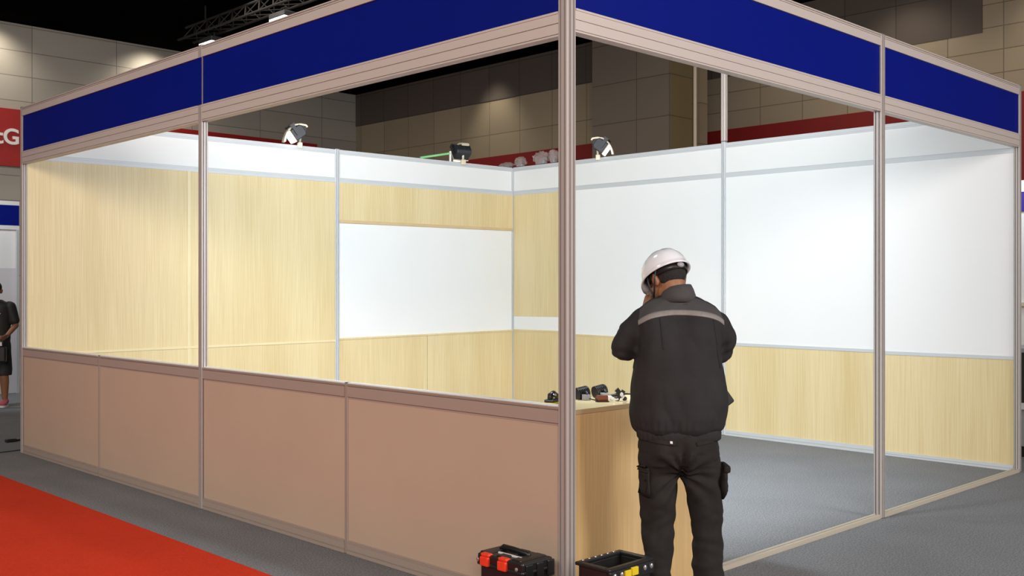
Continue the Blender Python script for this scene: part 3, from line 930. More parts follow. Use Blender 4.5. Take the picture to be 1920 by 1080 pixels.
def bvh_of(o):
    return BVHTree.FromPolygons([v.co.copy() for v in o.data.vertices], [tuple(p.vertices) for p in o.data.polygons])


def patch(name, bvh, rows, mat, parent, d=Vector((0, 1, 0)), lift=.003, thick=.004, far=-1.5):
    """cloth laid onto a garment: rows of (x, z) seen from behind, pressed onto the surface"""
    bm = bmesh.new(); outer, inner = [], []
    for row in rows:
        a, c = [], []
        for x, z in row:
            hit = bvh.ray_cast(Vector((x, far, z)), d)
            if hit[0] is None:
                near = bvh.find_nearest(Vector((x, -.1, z))); p, n = near[0], near[1]
            else: p, n = hit[0], hit[1]
            if n.y > 0: n = -n
            n = (n + Vector((0, -.3, 0))).normalized()
            a.append(bm.verts.new(p + n*lift)); c.append(bm.verts.new(p + n*(lift - thick - .004)))
        outer.append(a); inner.append(c)
    R_, C_ = len(rows), len(rows[0])
    for i in range(R_ - 1):
        for j in range(C_ - 1):
            bm.faces.new((outer[i][j], outer[i][j + 1], outer[i + 1][j + 1], outer[i + 1][j]))
            bm.faces.new((inner[i][j], inner[i + 1][j], inner[i + 1][j + 1], inner[i][j + 1]))
    for j in range(C_ - 1):
        for i in (0, R_ - 1): bm.faces.new((outer[i][j], inner[i][j], inner[i][j + 1], outer[i][j + 1]))
    for i in range(R_ - 1):
        for j in (0, C_ - 1): bm.faces.new((outer[i][j], outer[i + 1][j], inner[i + 1][j], inner[i][j]))
    return obj(name, bm, mat, parent, smooth=True)


def head_shapes(bm, H):
    """skull, jaw, nose, lips, brow and ears in the head's own frame (face looks along +y)"""
    Q = H.to_3x3()
    def E(c, r, M=None): ellipsoid(bm, H @ Vector(c), r, 24, 16, Q if M is None else Q @ M)
    E((0, -.012, .02), (.076, .096, .092))
    E((0, .018, -.045), (.064, .068, .062))
    E((0, .050, -.085), (.040, .040, .030))
    E((0, .075, .010), (.052, .020, .014))                 # brow
    for s in (-1, 1):
        E((s*.040, .062, -.030), (.024, .024, .020))        # cheek
        E((s*.079, -.008, -.012), (.010, .020, .034), Matrix.Rotation(RAD(-12), 3, 'X'))
        E((s*.084, -.016, -.004), (.009, .017, .024), Matrix.Rotation(RAD(s*18), 3, 'Z'))
    capsule(bm, H @ Vector((0, .088, .000)), H @ Vector((0, .106, -.034)), .009, .014)
    for s in (-1, 1): E((s*.012, .094, -.038), (.008, .010, .007))
    E((0, .086, -.062), (.024, .012, .007)); E((0, .084, -.073), (.021, .012, .008))


def hand_shapes(bm, wrist, direc, palm_n, s=1, curl=1.0, sc=1.0):
    """palm, five fingers of unequal length with two bends each; the thumb leaves the side of the palm"""
    d = Vector(direc).normalized(); n = Vector(palm_n); n = (n - d*n.dot(d)).normalized(); w = d.cross(n)*s
    wrist = Vector(wrist)
    for k in range(4):
        x = (-.030 + .020*k)*sc
        capsule(bm, wrist + d*.012*sc + w*x*.7, wrist + d*.085*sc + w*x, .0135*sc, .0120*sc)
    ln = (.066, .078, .073, .056)
    for k in range(4):
        x = (-.031 + .0207*k)*sc
        p = wrist + d*.088*sc + w*x; a = (.25 + .1*k*.3)*curl; dd = d
        seg = (.44, .32, .24)
        for q, f in enumerate(seg):
            ang_ = a + q*.55*curl
            dd = d*cos(ang_) + n*sin(ang_)
            p2 = p + dd*ln[k]*f*sc
            capsule(bm, p, p2, (.0098 - q*.0010)*sc, (.0092 - q*.0010)*sc, 10)
            p = p2
    p = wrist + d*.025*sc - w*.030*sc
    for q, (f, out) in enumerate(((.040, .9), (.032, .45), (.026, .1))):
        dd = (d*(.65 + q*.15) - w*out + n*(.25 + .3*q)).normalized()
        p2 = p + dd*f*sc
        capsule(bm, p, p2, (.0125 - q*.0015)*sc, (.0115 - q*.0015)*sc, 10)
        p = p2


MPP = .002446
def W(px, py, y=0.0):
    """a point of the man's outline: local x, given depth, local z"""
    k = 1 + y/4.78
    return Vector(((px - 1265)*MPP*k + y*((1265 - 960)/F_PX), y, EYE + (HOR - py)*MPP*k))


Zm = 4.78
pm = cam_to_world((1265 - 960)/F_PX*Zm, Zm)
man = thing('person', 'man in white hard hat and charcoal work suit, seen from behind at the counter', 'person', (pm.x, pm.y, 0), -YAW)

HX, HY, HZ = -.022, .10, 1.588
Hm = Matrix.Translation((HX, HY, HZ)) @ Matrix.Rotation(RAD(30), 4, 'Z') @ Matrix.Rotation(RAD(-30), 4, 'X')
LS, LE, LW = Vector((-.150, .02, 1.405)), Vector((-.232, .055, 1.262)), Vector((-.115, .255, 1.415))
RS, RE, RW = Vector((.205, .02, 1.400)), Vector((.226, .09, 1.252)), Vector((.075, .29, 1.275))

# body (one continuous skin from head to ankles, thinner than the clothes that hide it)
bm = bmesh.new()
head_shapes(bm, Hm)
capsule(bm, (.018, .045, 1.44), Hm @ Vector((0, -.028, -.04)), .062, .058, 16)
loft(bm, [(.78, .02, 0, .10, .08), (.9, .02, .0, .145, .095), (1.05, .02, .0, .150, .10), (1.25, .025, .01, .155, .105), (1.38, .025, .02, .15, .095), (1.46, .022, .03, .10, .075)], 28)
for a, c, e in ((LS, LE, LW), (RS, RE, RW)):
    capsule(bm, a + Vector((-.02 if a.x > 0 else .02, 0, -.03)), c, .040, .036); capsule(bm, c, e, .036, .027)
lh, rh = (Vector((-.02, .265, 1.49)) - LW), (Vector((.0, .30, 1.33)) - RW)
hand_shapes(bm, LW, Vector((.25, .28, .93)), Vector((.9, -.1, -.2)), 1, 1.2)
hand_shapes(bm, RW, Vector((-.80, .22, .42)), Vector((.25, .1, .95)), 1, 1.2)
hipL, hipR = Vector((-.075, 0, .82)), Vector((.12, 0, .82))
kneeL, kneeR = Vector((-.072, .015, .43)), Vector((.148, .015, .43))
ankL, ankR = Vector((-.072, -.01, .085)), Vector((.155, -.01, .085))
for a, c, e in ((hipL, kneeL, ankL), (hipR, kneeR, ankR)):
    capsule(bm, a, c, .072, .048); capsule(bm, c, e, .047, .033); capsule(bm, e - Vector((0, .01, .03)), e + Vector((0, .13, -.05)), .034, .028)
remesh('body', bm, .0055, 'skin', man, 3)
for s in (-1, 1):
    bm = bmesh.new(); ellipsoid(bm, Hm @ Vector((s*.031, .082, -.008)), (.0125, .010, .008), 14, 10, Hm.to_3x3()); obj('eye', bm, 'eye_white', man, smooth=True)

# hair: a cap over the back of the skull down to the nape
bm = bmesh.new()
Q = Hm.to_3x3()
n_, m_ = 40, 22
rings = []
for i in range(m_ + 1):
    t_ = RAD(20) + i/m_*RAD(98)
    ring = []
    for k in range(n_):
        a = 2*pi*k/n_
        lim = 1.0
        back_ = -sin(a)                                    # 1 at the nape
        tt_ = t_ if back_ > .1 else RAD(20) + i/m_*RAD(62 + 30*max(0, back_ + .3))
        if back_ > .1: tt_ = RAD(20) + i/m_*RAD(96 + 48*min(1, back_))
        p = Vector((.080*sin(tt_)*cos(a), -.012 + .102*sin(tt_)*sin(a), .02 + .098*cos(tt_)))
        p *= 1 + .012*noise.noise(p*60)
        ring.append(bm.verts.new(Hm @ p))
    rings.append(ring)
for a, c in zip(rings, rings[1:]):
    for k in range(n_): bm.faces.new((a[k], a[(k + 1) % n_], c[(k + 1) % n_], c[k]))
bm.faces.new(rings[0][::-1])
ho = obj('hair', bm, 'hair', man, smooth=True)
so = ho.modifiers.new('thick', 'SOLIDIFY'); so.thickness = .008; so.offset = -1

# hard hat
bm = bmesh.new()
prof = [(1.0, -.004), (1.0, .012)]
def dome(r0x, r0y, hz, z0, steps=14, brim=0.0, visor=0.0, ridge=0.0):
    rings = []
    n = 56
    for i in range(steps + 1):
        t_ = i/steps*pi/2*.985
        ring = []
        for k in range(n):
            a = 2*pi*k/n
            p = Vector((r0x*cos(t_)*cos(a), r0y*cos(t_)*sin(a) - .004, z0 + hz*sin(t_)**.92 if t_ > 0 else z0))
            rx = ridge*max(0, 1 - (p.x/.022)**2)*min(1, sin(t_)*1.4)
            rx += ridge*.6*max(0, 1 - ((abs(p.x) - .045)/.014)**2)*min(1, sin(t_)*1.4)
            p.z += rx
            ring.append(p)
        rings.append(ring)
    return rings


outer = dome(.104, .126, .112, .028, ridge=.004)
brim = []
for k in range(56):
    a = 2*pi*k/56; f = max(0, sin(a))
    e = .009 + .024*f**2.2
    brim.append(Vector(((.104 + .009)*cos(a), (.126 + e)*sin(a) - .004, .022 - .012*f**2)))
brim_lo = [p - Vector((0, 0, .010)) - Vector((p.x, p.y, 0))*.01 for p in brim]
inn_rim = [Vector((p.x*.93, p.y*.93 if p.y < .1 else p.y*.90, p.z + .004)) for p in [Vector((.104*cos(2*pi*k/56), .126*sin(2*pi*k/56) - .004, .020)) for k in range(56)]]
inner = dome(.097, .119, .105, .028)
seq = [inner[i] for i in range(len(inner) - 1, -1, -1)] + [inn_rim, brim_lo, brim] + outer
vr = [[bm.verts.new(Hm @ p) for p in r_] for r_ in seq]
for a, c in zip(vr, vr[1:]):
    for k in range(56): bm.faces.new((a[k], a[(k + 1) % 56], c[(k + 1) % 56], c[k]))
bm.faces.new(vr[0]); bm.faces.new(vr[-1])
hat = obj('hard_hat', bm, 'helmet_white', man, smooth=True)
hat['label'] = 'white hard hat'
# headband and harness
bm = bmesh.new(); n = 48
lo, hi = [], []
ringA = []
for j, (r_, z) in enumerate(((.0, .000), (.0, .034), (.004, .034), (.004, .0))):
    ringA.append([bm.verts.new(Hm @ Vector(((.085 + r_)*cos(2*pi*k/n), (.104 + r_)*sin(2*pi*k/n) - .010, z - .010*max(0, -sin(2*pi*k/n))))) for k in range(n)])
for j in range(4):
    a, c = ringA[j], ringA[(j + 1) % 4]
    for k in range(n): bm.faces.new((a[k], a[(k + 1) % n], c[(k + 1) % n], c[k]))
obj('headband', bm, 'black_plastic', hat, smooth=True)
bm = bmesh.new(); ellipsoid(bm, Hm @ Vector((0, -.122, .006)), (.020, .010, .014), 16, 10, Q); obj('adjuster_knob', bm, 'grey_plastic', hat, smooth=True)
bm = bmesh.new()
for a in (35, 80, 125, 170, 215, 260, 305, 350):
    ca, sa = cos(RAD(a)), sin(RAD(a))
    tube(bm, [Hm @ Vector((.090*ca, .110*sa - .008, .03)), Hm @ Vector((.085*ca, .1*sa, .07)), Hm @ Vector((.05*ca, .06*sa, .115)), Hm @ Vector((0, 0, .125))], .006, 6)
obj('harness', bm, 'black_plastic', hat)
bm = bmesh.new()
tube(bm, [Hm @ Vector(p) for p in ((-.094, .020, .03), (-.091, .028, -.02), (-.074, .045, -.075), (-.045, .06, -.108), (0, .07, -.120), (.045, .06, -.108), (.074, .045, -.075), (.091, .028, -.02), (.094, .02, .03))], .0045, 8)
tube(bm, [Hm @ Vector(p) for p in ((-.092, -.05, .02), (-.090, -.01, -.03), (-.074, .045, -.075))], .004, 8)
tube(bm, [Hm @ Vector(p) for p in ((.092, -.05, .02), (.090, -.01, -.03), (.074, .045, -.075))], .004, 8)
cs = obj('chin_strap', bm, 'dark_housing', hat, smooth=True)

# jacket
bm = bmesh.new()
loft(bm, [(.880, .018, .0, .186, .128, 2.6), (.905, .018, 0, .204, .145, 2.6), (.96, .018, 0, .213, .155, 2.6), (1.02, .022, .0, .213, .156, 2.6), (1.10, .022, .0, .212, .154, 2.6), (1.18, .022, .0, .204, .150, 2.6),
          (1.26, .024, .005, .198, .147, 2.6), (1.33, .026, .012, .203, .142, 2.6), (1.385, .028, .02, .211, .132, 2.5), (1.425, .028, .026, .203, .118, 2.3), (1.460, .025, .032, .174, .103, 2.2), (1.490, .022, .040, .126, .088, 2.1), (1.515, .016, .05, .080, .074, 2)], 48)
for a, c, e, s in ((LS, LE, LW, -1), (RS, RE, RW, 1)):
    capsule(bm, a + Vector((-s*.006, .004, -.016)), a.lerp(c, .5) + Vector((s*.010, -.005, .0)), .064, .069, 18)
    capsule(bm, a.lerp(c, .5) + Vector((s*.010, -.005, 0)), c, .069, .063, 18)
    capsule(bm, c, c.lerp(e, .55), .062, .052, 18); capsule(bm, c.lerp(e, .55), e - (e - c).normalized()*.03, .052, .043, 18)


def jacket_folds(p, n):
    f = 0.0
    arm = min((p - LE).length, (p - RE).length)
    q = Vector((p.x*7.5, p.y*7.5, p.z*2.4))
    f += .022*noise.noise(q + Vector((3, 0, 0))) + .009*(abs(noise.noise(Vector((p.x*13 + p.z*4, p.y*11, p.z*6)))) - .3)
    # slanting drag lines from the shoulder blades towards the waist
    for s, x0 in ((-1, -.10), (1, .15)):
        u = (p.x - x0) - s*(1.36 - p.z)*.22
        f += .011*math.exp(-(u/.026)**2)*min(1, max(0, (1.36 - p.z)/.1))*max(0, 1 - (1.36 - p.z)/.45)
    # gathers over the hem
    h = max(0, 1 - abs(p.z - .925)/.05)
    f += .0022*h*sin(math.atan2(p.y, p.x - .02)*34 + 3*noise.noise(p*7))
    # creases inside the elbow and along the sleeve
    for a, c in ((LS, LE), (RS, RE)):
        ax = (c - a).normalized(); t_ = (p - a).dot(ax); r_ = ((p - a) - ax*t_).length
        if r_ < .095 and (p.x < -.16 or p.x > .20): f += .0028*sin(t_*62 + 7*noise.noise(p*8))*max(0, min(1, (t_ - .05)/.06))
    return f


jk = remesh('jacket', bm, .0075, 'jacket_cloth', man, 5, jacket_folds)
jb = bvh_of(jk)
# collar: a stand with a turned edge, tilted with the neck
bm = bmesh.new(); rr = []
for r_, z, dy in ((.082, 1.468, .036), (.083, 1.502, .042), (.075, 1.528, .051), (.067, 1.547, .060), (.061, 1.547, .062), (.061, 1.51, .054), (.060, 1.47, .045)):
    rr.append([bm.verts.new((.022 - (z - 1.48)*.03 + r_*1.0*cos(2*pi*k/44), dy + r_*1.0*sin(2*pi*k/44), z + .014*(-sin(2*pi*k/44)) + .010*cos(2*pi*k/44)*min(1, max(0, (z - 1.47)/.05)) - .02*max(0, sin(2*pi*k/44)))) for k in range(44)])
for i in range(len(rr)):
    a, c = rr[i], rr[(i + 1) % len(rr)]
    for k in range(44): bm.faces.new((a[k], a[(k + 1) % 44], c[(k + 1) % 44], c[k]))
obj('collar', bm, 'jacket_yoke_cloth', jk, smooth=True)


def xz(px, py):
    v = W(px, py, -.10); return (v.x, v.z)


# yoke (upper back) and the reflective band under it
def curve_pts(pts, n):
    out = []
    for i in range(n):
        t_ = i/(n - 1)*(len(pts) - 1); k = min(int(t_), len(pts) - 2); f = t_ - k
        p0, p1, p2, p3 = (Vector(pts[max(k - 1, 0)]), Vector(pts[k]), Vector(pts[k + 1]), Vector(pts[min(k + 2, len(pts) - 1)]))
        out.append(.5*((2*p1) + (p2 - p0)*f + (2*p0 - 5*p1 + 4*p2 - p3)*f*f + (3*p1 - p0 - 3*p2 + p3)*f**3))
    return out


bandc = curve_pts([(1200, 607), (1222, 594), (1255, 588), (1290, 587.5), (1325, 591), (1350, 598), (1364, 607)], 40)
patch('reflective_band', jb, [[xz(p.x, p.y - 5 + 3.2*i) for p in bandc] for i in range(4)], 'reflective_tape', jk, lift=.005)['label'] = 'pale grey reflective band across the back'
topc = curve_pts([(1204, 582), (1222, 567), (1248, 556), (1275, 553), (1303, 556), (1335, 568), (1358, 584)], 40)
rows = []
for i in range(9):
    f = i/8
    rows.append([xz(a.x*(1 - f) + c.x*f, a.y*(1 - f) + (c.y - 5)*f) for a, c in zip(topc, bandc)])
patch('yoke', jb, rows, 'jacket_yoke_cloth', jk, lift=.0015, thick=.001)
for pts in ([(1238, 598), (1240, 625), (1242, 655)], [(1340, 600), (1343, 630), (1346, 660), (1350, 690)]):
    cc = curve_pts(pts, 16)
    patch('seam', jb, [[xz(p.x - .8, p.y) for p in cc], [xz(p.x + .8, p.y) for p in cc]], 'jacket_cloth', jk, lift=.003, thick=.002)
# hem band
bm = bmesh.new()
loft(bm, [(.850, .018, 0, .184, .126, 2.6), (.858, .018, 0, .190, .132, 2.6), (.885, .018, 0, .192, .134, 2.6), (.912, .018, 0, .188, .130, 2.6)], 120)
for v in bm.verts:
    a = math.atan2(v.co.y, v.co.x - .018); v.co += Vector((cos(a), sin(a), 0))*(.0022*sin(a*46) + .002*noise.noise(v.co*14))
obj('hem_band', bm, 'jacket_cloth', jk, smooth=True)
for e, c in ((LW, LE), (RW, RE)):
    d = (e - c).normalized(); bm = bmesh.new(); tube(bm, [e - d*.05, e - d*.045, e - d*.01, e - d*.006], [.040, .044, .044, .040], 20); obj('cuff', bm, 'jacket_cloth', jk, smooth=True)

# trousers
bm = bmesh.new()
loft(bm, [(.700, .022, .0, .11, .08, 2.2), (.735, .02, -.004, .186, .125, 2.6), (.78, .018, -.008, .190, .138, 2.6), (.84, .018, -.004, .186, .132, 2.6), (.895, .018, 0, .178, .122, 2.5)], 44)
for s, hip, knee, ank in ((-1, Vector((-.073, -.004, .74)), Vector((-.077, .012, .43)), Vector((-.075, -.010, .06))), (1, Vector((.118, -.004, .74)), Vector((.152, .012, .43)), Vector((.162, -.010, .06)))):
    pts = [hip + Vector((0, 0, .06)), hip, hip.lerp(knee, .5), knee, knee.lerp(ank, .5), ank + Vector((0, 0, .05)), ank]
    tube(bm, pts, [.090, .094, .083, .074, .072, .072, .068], 24)


def trouser_folds(p, n):
    f = .016*noise.noise(Vector((p.x*9, p.y*9, p.z*6)) + Vector((0, 5, 0))) + .010*(abs(noise.noise(Vector((p.x*9 + p.z*7, p.y*12, p.z*12 - p.x*8)))) - .3)
    side = -1 if p.x < .03 else 1
    cx = .022
    # drapes from the seat and crotch
    d = (Vector((p.x, 0, p.z)) - Vector((.022, 0, .70)))
    if .40 < p.z < .80:
        ang_ = math.atan2(d.z, abs(d.x) + .001)
        f += .009*sin(ang_*11 + 2*noise.noise(p*6))*max(0, 1 - d.length/.30)
    # creases behind the knees and rumples over the shoes
    k = math.exp(-((p.z - .42)/.08)**2); f += .0035*k*sin(p.z*80 + side*p.x*40 + 6*noise.noise(p*7))
    k = math.exp(-((p.z - .20)/.10)**2); f += .0035*k*sin(p.z*70 - side*p.x*45 + 6*noise.noise(p*7 + Vector((4, 0, 0))))
    # cleft of the seat
    if p.y < -.04: f -= .022*math.exp(-((p.x - .022)/.014)**2)*max(0, min(1, (.85 - p.z)/.06))*max(0, min(1, (p.z - .66)/.05))
    return f


tr = remesh('trousers', bm, .0075, 'trouser_cloth', man, 4, trouser_folds)
tbv = bvh_of(tr)


def flap(name, pts, mat='trouser_cloth', lift=.006, nx=12, ny=6, thick=.006):
    a, b_, c, d = [Vector(p) for p in pts]
    rows = []
    for j in range(ny):
        f = j/(ny - 1); l, r_ = a.lerp(d, f), b_.lerp(c, f)
        rows.append([xz(*(l.lerp(r_, i/(nx - 1)))) for i in range(nx)])
    return patch(name, tbv, rows, mat, tr, lift=lift, thick=thick)


flap('back_pocket_flap', ((1216, 823), (1266, 829), (1264, 836), (1215, 831)), lift=.005)
flap('back_pocket_flap', ((1302, 829), (1346, 823), (1346, 831), (1304, 836)), lift=.005)
lb = flap('pocket_tab', ((1254, 827.5), (1259, 828), (1259, 832.5), (1254, 832)), 'paper_white', lift=.009, nx=4, ny=4); lb['label'] = 'tiny white tab'
flap('cargo_pocket', ((1200, 884), (1219, 886), (1221, 936), (1202, 930)), lift=.014, thick=.016)
flap('cargo_pocket_flap', ((1201, 879), (1219, 881), (1219, 890), (1201, 888)), lift=.017, thick=.018)
bm = bmesh.new()
ellipsoid(bm, (.222, .0, .655), (.020, .07, .085), 20, 14)
for v in bm.verts: v.co += Vector((1, 0, 0))*.006*noise.noise(v.co*30)
obj('cargo_pocket', bm, 'trouser_cloth', tr, smooth=True)
bm = bmesh.new(); box(bm, .215, .247, -.065, .065, .70, .735); obj('cargo_pocket_flap', bm, 'trouser_cloth', tr, bevel=.010)
# shoes
for s, ank in ((-1, ankL), (1, ankR)):
    bm = bmesh.new()
    secs = []
    y0 = -.075
    rr = []
    for k, (yy, hw, hh) in enumerate(((-.075, .028, .060), (-.05, .038, .088), (0, .041, .098), (.06, .043, .080), (.12, .048, .062), (.17, .046, .052), (.205, .030, .040), (.215, .012, .028))):
        rr.append([bm.verts.new((ank.x + s*.012 + hw*math.copysign(abs(cos(t_))**.8, cos(t_)), ank.y + yy, .018 + max(0, (hh/2 + hh/2*sin(t_))) - .0)) for t_ in [2*pi*j/18 for j in range(18)]])
    for a, c in zip(rr, rr[1:]):
        for j in range(18): bm.faces.new((a[j], a[(j + 1) % 18], c[(j + 1) % 18], c[j]))
    bm.faces.new(rr[0][::-1]); bm.faces.new(rr[-1])
    sh = obj('work_shoe', bm, 'soft_black', man, smooth=True)
    bm = bmesh.new(); loft(bm, [(.0, ank.x + s*.012, ank.y + .07, .048, .148, 2.6), (.022, ank.x + s*.012, ank.y + .07, .049, .150, 2.6)], 30); obj('sole', bm, 'black_plastic', sh)
# pouch on his right hip
bm = bmesh.new()
box(bm, -.012, .040, -.05, .05, -.05, .05, Matrix.Translation((.216, .06, 1.035)) @ Matrix.Rotation(RAD(-35), 4, 'Y') @ Matrix.Rotation(RAD(10), 4, 'Z'))
obj('hip_pouch', bm, 'soft_black', man, bevel=.008)

# man at the far left, black polo and shorts, by the neighbouring stand
Z2 = 13.6
p2 = cam_to_world((-9 - 960)/F_PX*Z2, Z2)
man2 = thing('person', 'person in black polo shirt and black shorts cut by the left edge of the photo', 'person', (p2.x, p2.y, 0), RAD(152))
bm = bmesh.new()
H2 = Matrix.Translation((0, .03, 1.52)) @ Matrix.Rotation(RAD(-12), 4, 'X')
head_shapes(bm, H2)
capsule(bm, (0, -.005, 1.36), (0, .01, 1.47), .058, .054, 16)
loft(bm, [(.74, 0, 0, .10, .08), (.86, 0, 0, .15, .10), (1.0, 0, 0, .145, .10), (1.2, 0, 0, .155, .105), (1.32, 0, 0, .15, .09), (1.38, 0, 0, .09, .07)], 28)
arms = ((Vector((-.175, 0, 1.31)), Vector((-.245, .0, 1.06)), Vector((-.17, .20, .93))), (Vector((.175, 0, 1.31)), Vector((.245, 0, 1.06)), Vector((.17, .20, .93))))
for s, (a, c, e) in zip((-1, 1), arms):
    capsule(bm, a, c, .048, .040); capsule(bm, c, e, .039, .027)
    hand_shapes(bm, e, Vector((-s*.35, .85, -.25)), Vector((-s*.8, 0, .3)), s, 1.1)
legs = ((Vector((-.095, 0, .80)), Vector((-.11, .01, .44)), Vector((-.115, -.01, .09))), (Vector((.095, 0, .80)), Vector((.12, .01, .44)), Vector((.13, -.01, .09))))
for a, c, e in legs:
    capsule(bm, a, c, .082, .055); capsule(bm, c, c.lerp(e, .35), .055, .056); capsule(bm, c.lerp(e, .35), e, .056, .036); capsule(bm, e - Vector((0, .01, .03)), e + Vector((0, .12, -.055)), .036, .03)
remesh('body', bm, .007, 'skin', man2, 3)
for s in (-1, 1):
    bm = bmesh.new(); ellipsoid(bm, H2 @ Vector((s*.031, .082, -.008)), (.0125, .010, .008), 12, 8); obj('eye', bm, 'eye_white', man2, smooth=True)
bm = bmesh.new()
for i_, (z, r_) in enumerate(((.125, .03), (.12, .055), (.10, .074), (.06, .088), (.02, .090), (-.02, .080))):
    pass
ellipsoid(bm, H2 @ Vector((0, -.022, .036)), (.083, .098, .092), 28, 18, H2.to_3x3()); obj('hair', bm, 'hair', man2, smooth=True)
bm = bmesh.new()
loft(bm, [(.86, 0, 0, .185, .128), (.95, 0, 0, .187, .132), (1.1, 0, 0, .186, .132), (1.24, 0, 0, .192, .130), (1.32, 0, 0, .186, .115), (1.36, 0, 0, .15, .095), (1.40, 0, 0, .08, .072)], 36)
for s, (a, c, e) in zip((-1, 1), arms): capsule(bm, a, a.lerp(c, .72), .074, .066, 16)
po = remesh('polo_shirt', bm, .009, 'soft_black', man2, 4, lambda p, n: .008*noise.noise(Vector((p.x*9, p.y*9, p.z*4))))
bm = bmesh.new(); tube(bm, [(-.085, .128, 1.22), (-.07, .132, 1.225), (-.055, .133, 1.22), (-.07, .133, 1.212), (-.085, .128, 1.22)], .004, 6); em = obj('chest_emblem', bm, 'paper_white', po)
bm = bmesh.new()
for q in range(1): tube(bm, [(0.055, .13, 1.22), (.07, .13, 1.226), (.085, .127, 1.22), (.07, .13, 1.212), (.055, .13, 1.22)], .004, 6)
obj('chest_emblem', bm, 'paper_white', po)
bm = bmesh.new()
loft(bm, [(.72, 0, 0, .10, .08), (.76, 0, 0, .185, .125), (.82, 0, -.005, .187, .132), (.90, 0, 0, .176, .12)], 36)
for a, c, e in legs: tube(bm, [a, a.lerp(c, .5), c + Vector((0, 0, .02)), c - Vector((0, 0, .03))], [.098, .098, .092, .090], 20)
remesh('shorts', bm, .009, 'soft_black', man2, 4, lambda p, n: .008*noise.noise(Vector((p.x*9, p.y*9, p.z*5))))
for s, (a, c, e) in zip((-1, 1), legs):
    bm = bmesh.new(); rr = []
    for yy, hw, hh in ((-.075, .028, .055), (-.05, .040, .075), (0, .044, .080), (.06, .046, .070), (.12, .050, .058), (.17, .046, .050), (.20, .028, .036)):
        rr.append([bm.verts.new((e.x + hw*cos(t_), e.y + yy, .022 + hh/2 + hh/2*sin(t_))) for t_ in [2*pi*j/18 for j in range(18)]])
    for x_, y_ in zip(rr, rr[1:]):
        for j in range(18): bm.faces.new((x_[j], x_[(j + 1) % 18], y_[(j + 1) % 18], y_[j]))
    bm.faces.new(rr[0][::-1]); bm.faces.new(rr[-1])
    sh = obj('sneaker', bm, 'shoe_pink', man2, smooth=True)
    bm = bmesh.new(); loft(bm, [(0, e.x, e.y + .065, .05, .142), (.026, e.x, e.y + .065, .05, .142)], 24); obj('sole', bm, 'white_paint', sh)

# tray of papers and a bag the far left person carries
Mz = Matrix.Translation(man2.location) @ Matrix.Rotation(RAD(152), 4, 'Z')
t = thing('shoulder_bag', 'dark bag with white papers held by the person at the left edge', 'bag', Mz @ Vector((0, .33, .60)), RAD(152))
bm = bmesh.new(); box(bm, -.19, .19, -.05, .05, 0, .20); obj('bag_body', bm, 'black_plastic', t, bevel=.02)
bm = bmesh.new(); box(bm, -.16, .16, -.03, .03, .20, .245, Matrix.Rotation(RAD(5), 4, 'Y')); obj('papers', bm, 'paper_white', t)
bm = bmesh.new(); tube(bm, [(-.14, 0, .2), (-.15, -.02, .28), (0, -.05, .31), (.15, -.02, .28), (.14, 0, .2)], .010, 8); obj('strap', bm, 'soft_black', t)

# ------------------------------------------------------------------ neighbouring stands
t = thing('neighbour_booth', 'neighbouring white stand with a blue fascia behind the person at the left edge', 'booth', (-1, 12.9, 0))
bm = bmesh.new(); box(bm, -5, 3, .0, .04, 0, 1.85); obj('lower_wall', bm, 'lilac_panel', t)
bm = bmesh.new(); box(bm, -5, 3, .0, .04, 1.85, 2.42); obj('upper_wall', bm, 'paper_white', t)
bm = bmesh.new(); box(bm, -5, 3, -.06, .0, 2.42, 2.48); box(bm, -5, 3, -.06, .0, 2.78, 2.84); obj('fascia_rail', bm, 'fascia_white', t)
bm = bmesh.new(); box(bm, -5, 3, -.05, .0, 2.48, 2.78); obj('blue_panel', bm, 'blue_film', t)
bm = bmesh.new()
for x in (-5, -2.3, .4, 2.96): box(bm, x, x + .04, -.065, -.02, 0, 2.42)
obj('post', bm, 'aluminium', t)

t = thing('neighbour_booth', 'white neighbouring stand with a purple fascia at the right edge', 'booth', (7.9, -.4, 0))
bm = bmesh.new(); box(bm, 0, .04, -1.6, 1.8, 0, 2.42); obj('wall', bm, 'paper_white', t)
bm = bmesh.new(); box(bm, -.03, 0, -1.6, 1.8, 2.36, 2.56); obj('purple_panel', bm, 'purple_film', t)
bm = bmesh.new(); box(bm, -.04, .04, -1.6, 1.8, 2.56, 2.68); obj('fascia_rail', bm, 'white_paint', t)
bm = bmesh.new(); box(bm, -.04, .0, -1.6, 1.8, 1.36, 1.40); obj('shelf_rail', bm, 'cream_paint', t)
t = thing('display_table', 'black skirted table with a grey shelf at the right edge of the photo', 'table', (6.75, -.25, 0))
bm = bmesh.new(); box(bm, -.35, .35, -.7, .7, .96, 1.0); obj('table_top', bm, 'grey_plastic', t, bevel=.005)
bm = bmesh.new(); box(bm, -.33, .33, -.68, .68, .50, .96); obj('skirt', bm, 'soft_black', t)
bm = bmesh.new(); box(bm, -.34, .34, -.69, .69, .44, .50); obj('shelf', bm, 'lilac_panel', t)
bm = bmesh.new(); box(bm, -.31, .31, -.66, .66, .10, .44); obj('lower_skirt', bm, 'grey_plastic', t)
bm = bmesh.new(); box(bm, -.29, .29, -.64, .64, 0, .10); obj('plinth', bm, 'black_plastic', t)

# ------------------------------------------------------------------ light
def look(o, target):
    d = Vector(target) - o.location
    o.rotation_euler = d.to_track_quat('-Z', 'Y').to_euler()


def spot(name, loc, target, power, ang_, blend=.6, size=.12, color=(1, 1, 1)):
    l = bpy.data.lights.new(name, 'SPOT'); l.energy = power; l.spot_size = RAD(ang_); l.spot_blend = blend; l.shadow_soft_size = size; l.color = color
    o = bpy.data.objects.new(name, l); COL.objects.link(o); o.location = loc; look(o, target); return o


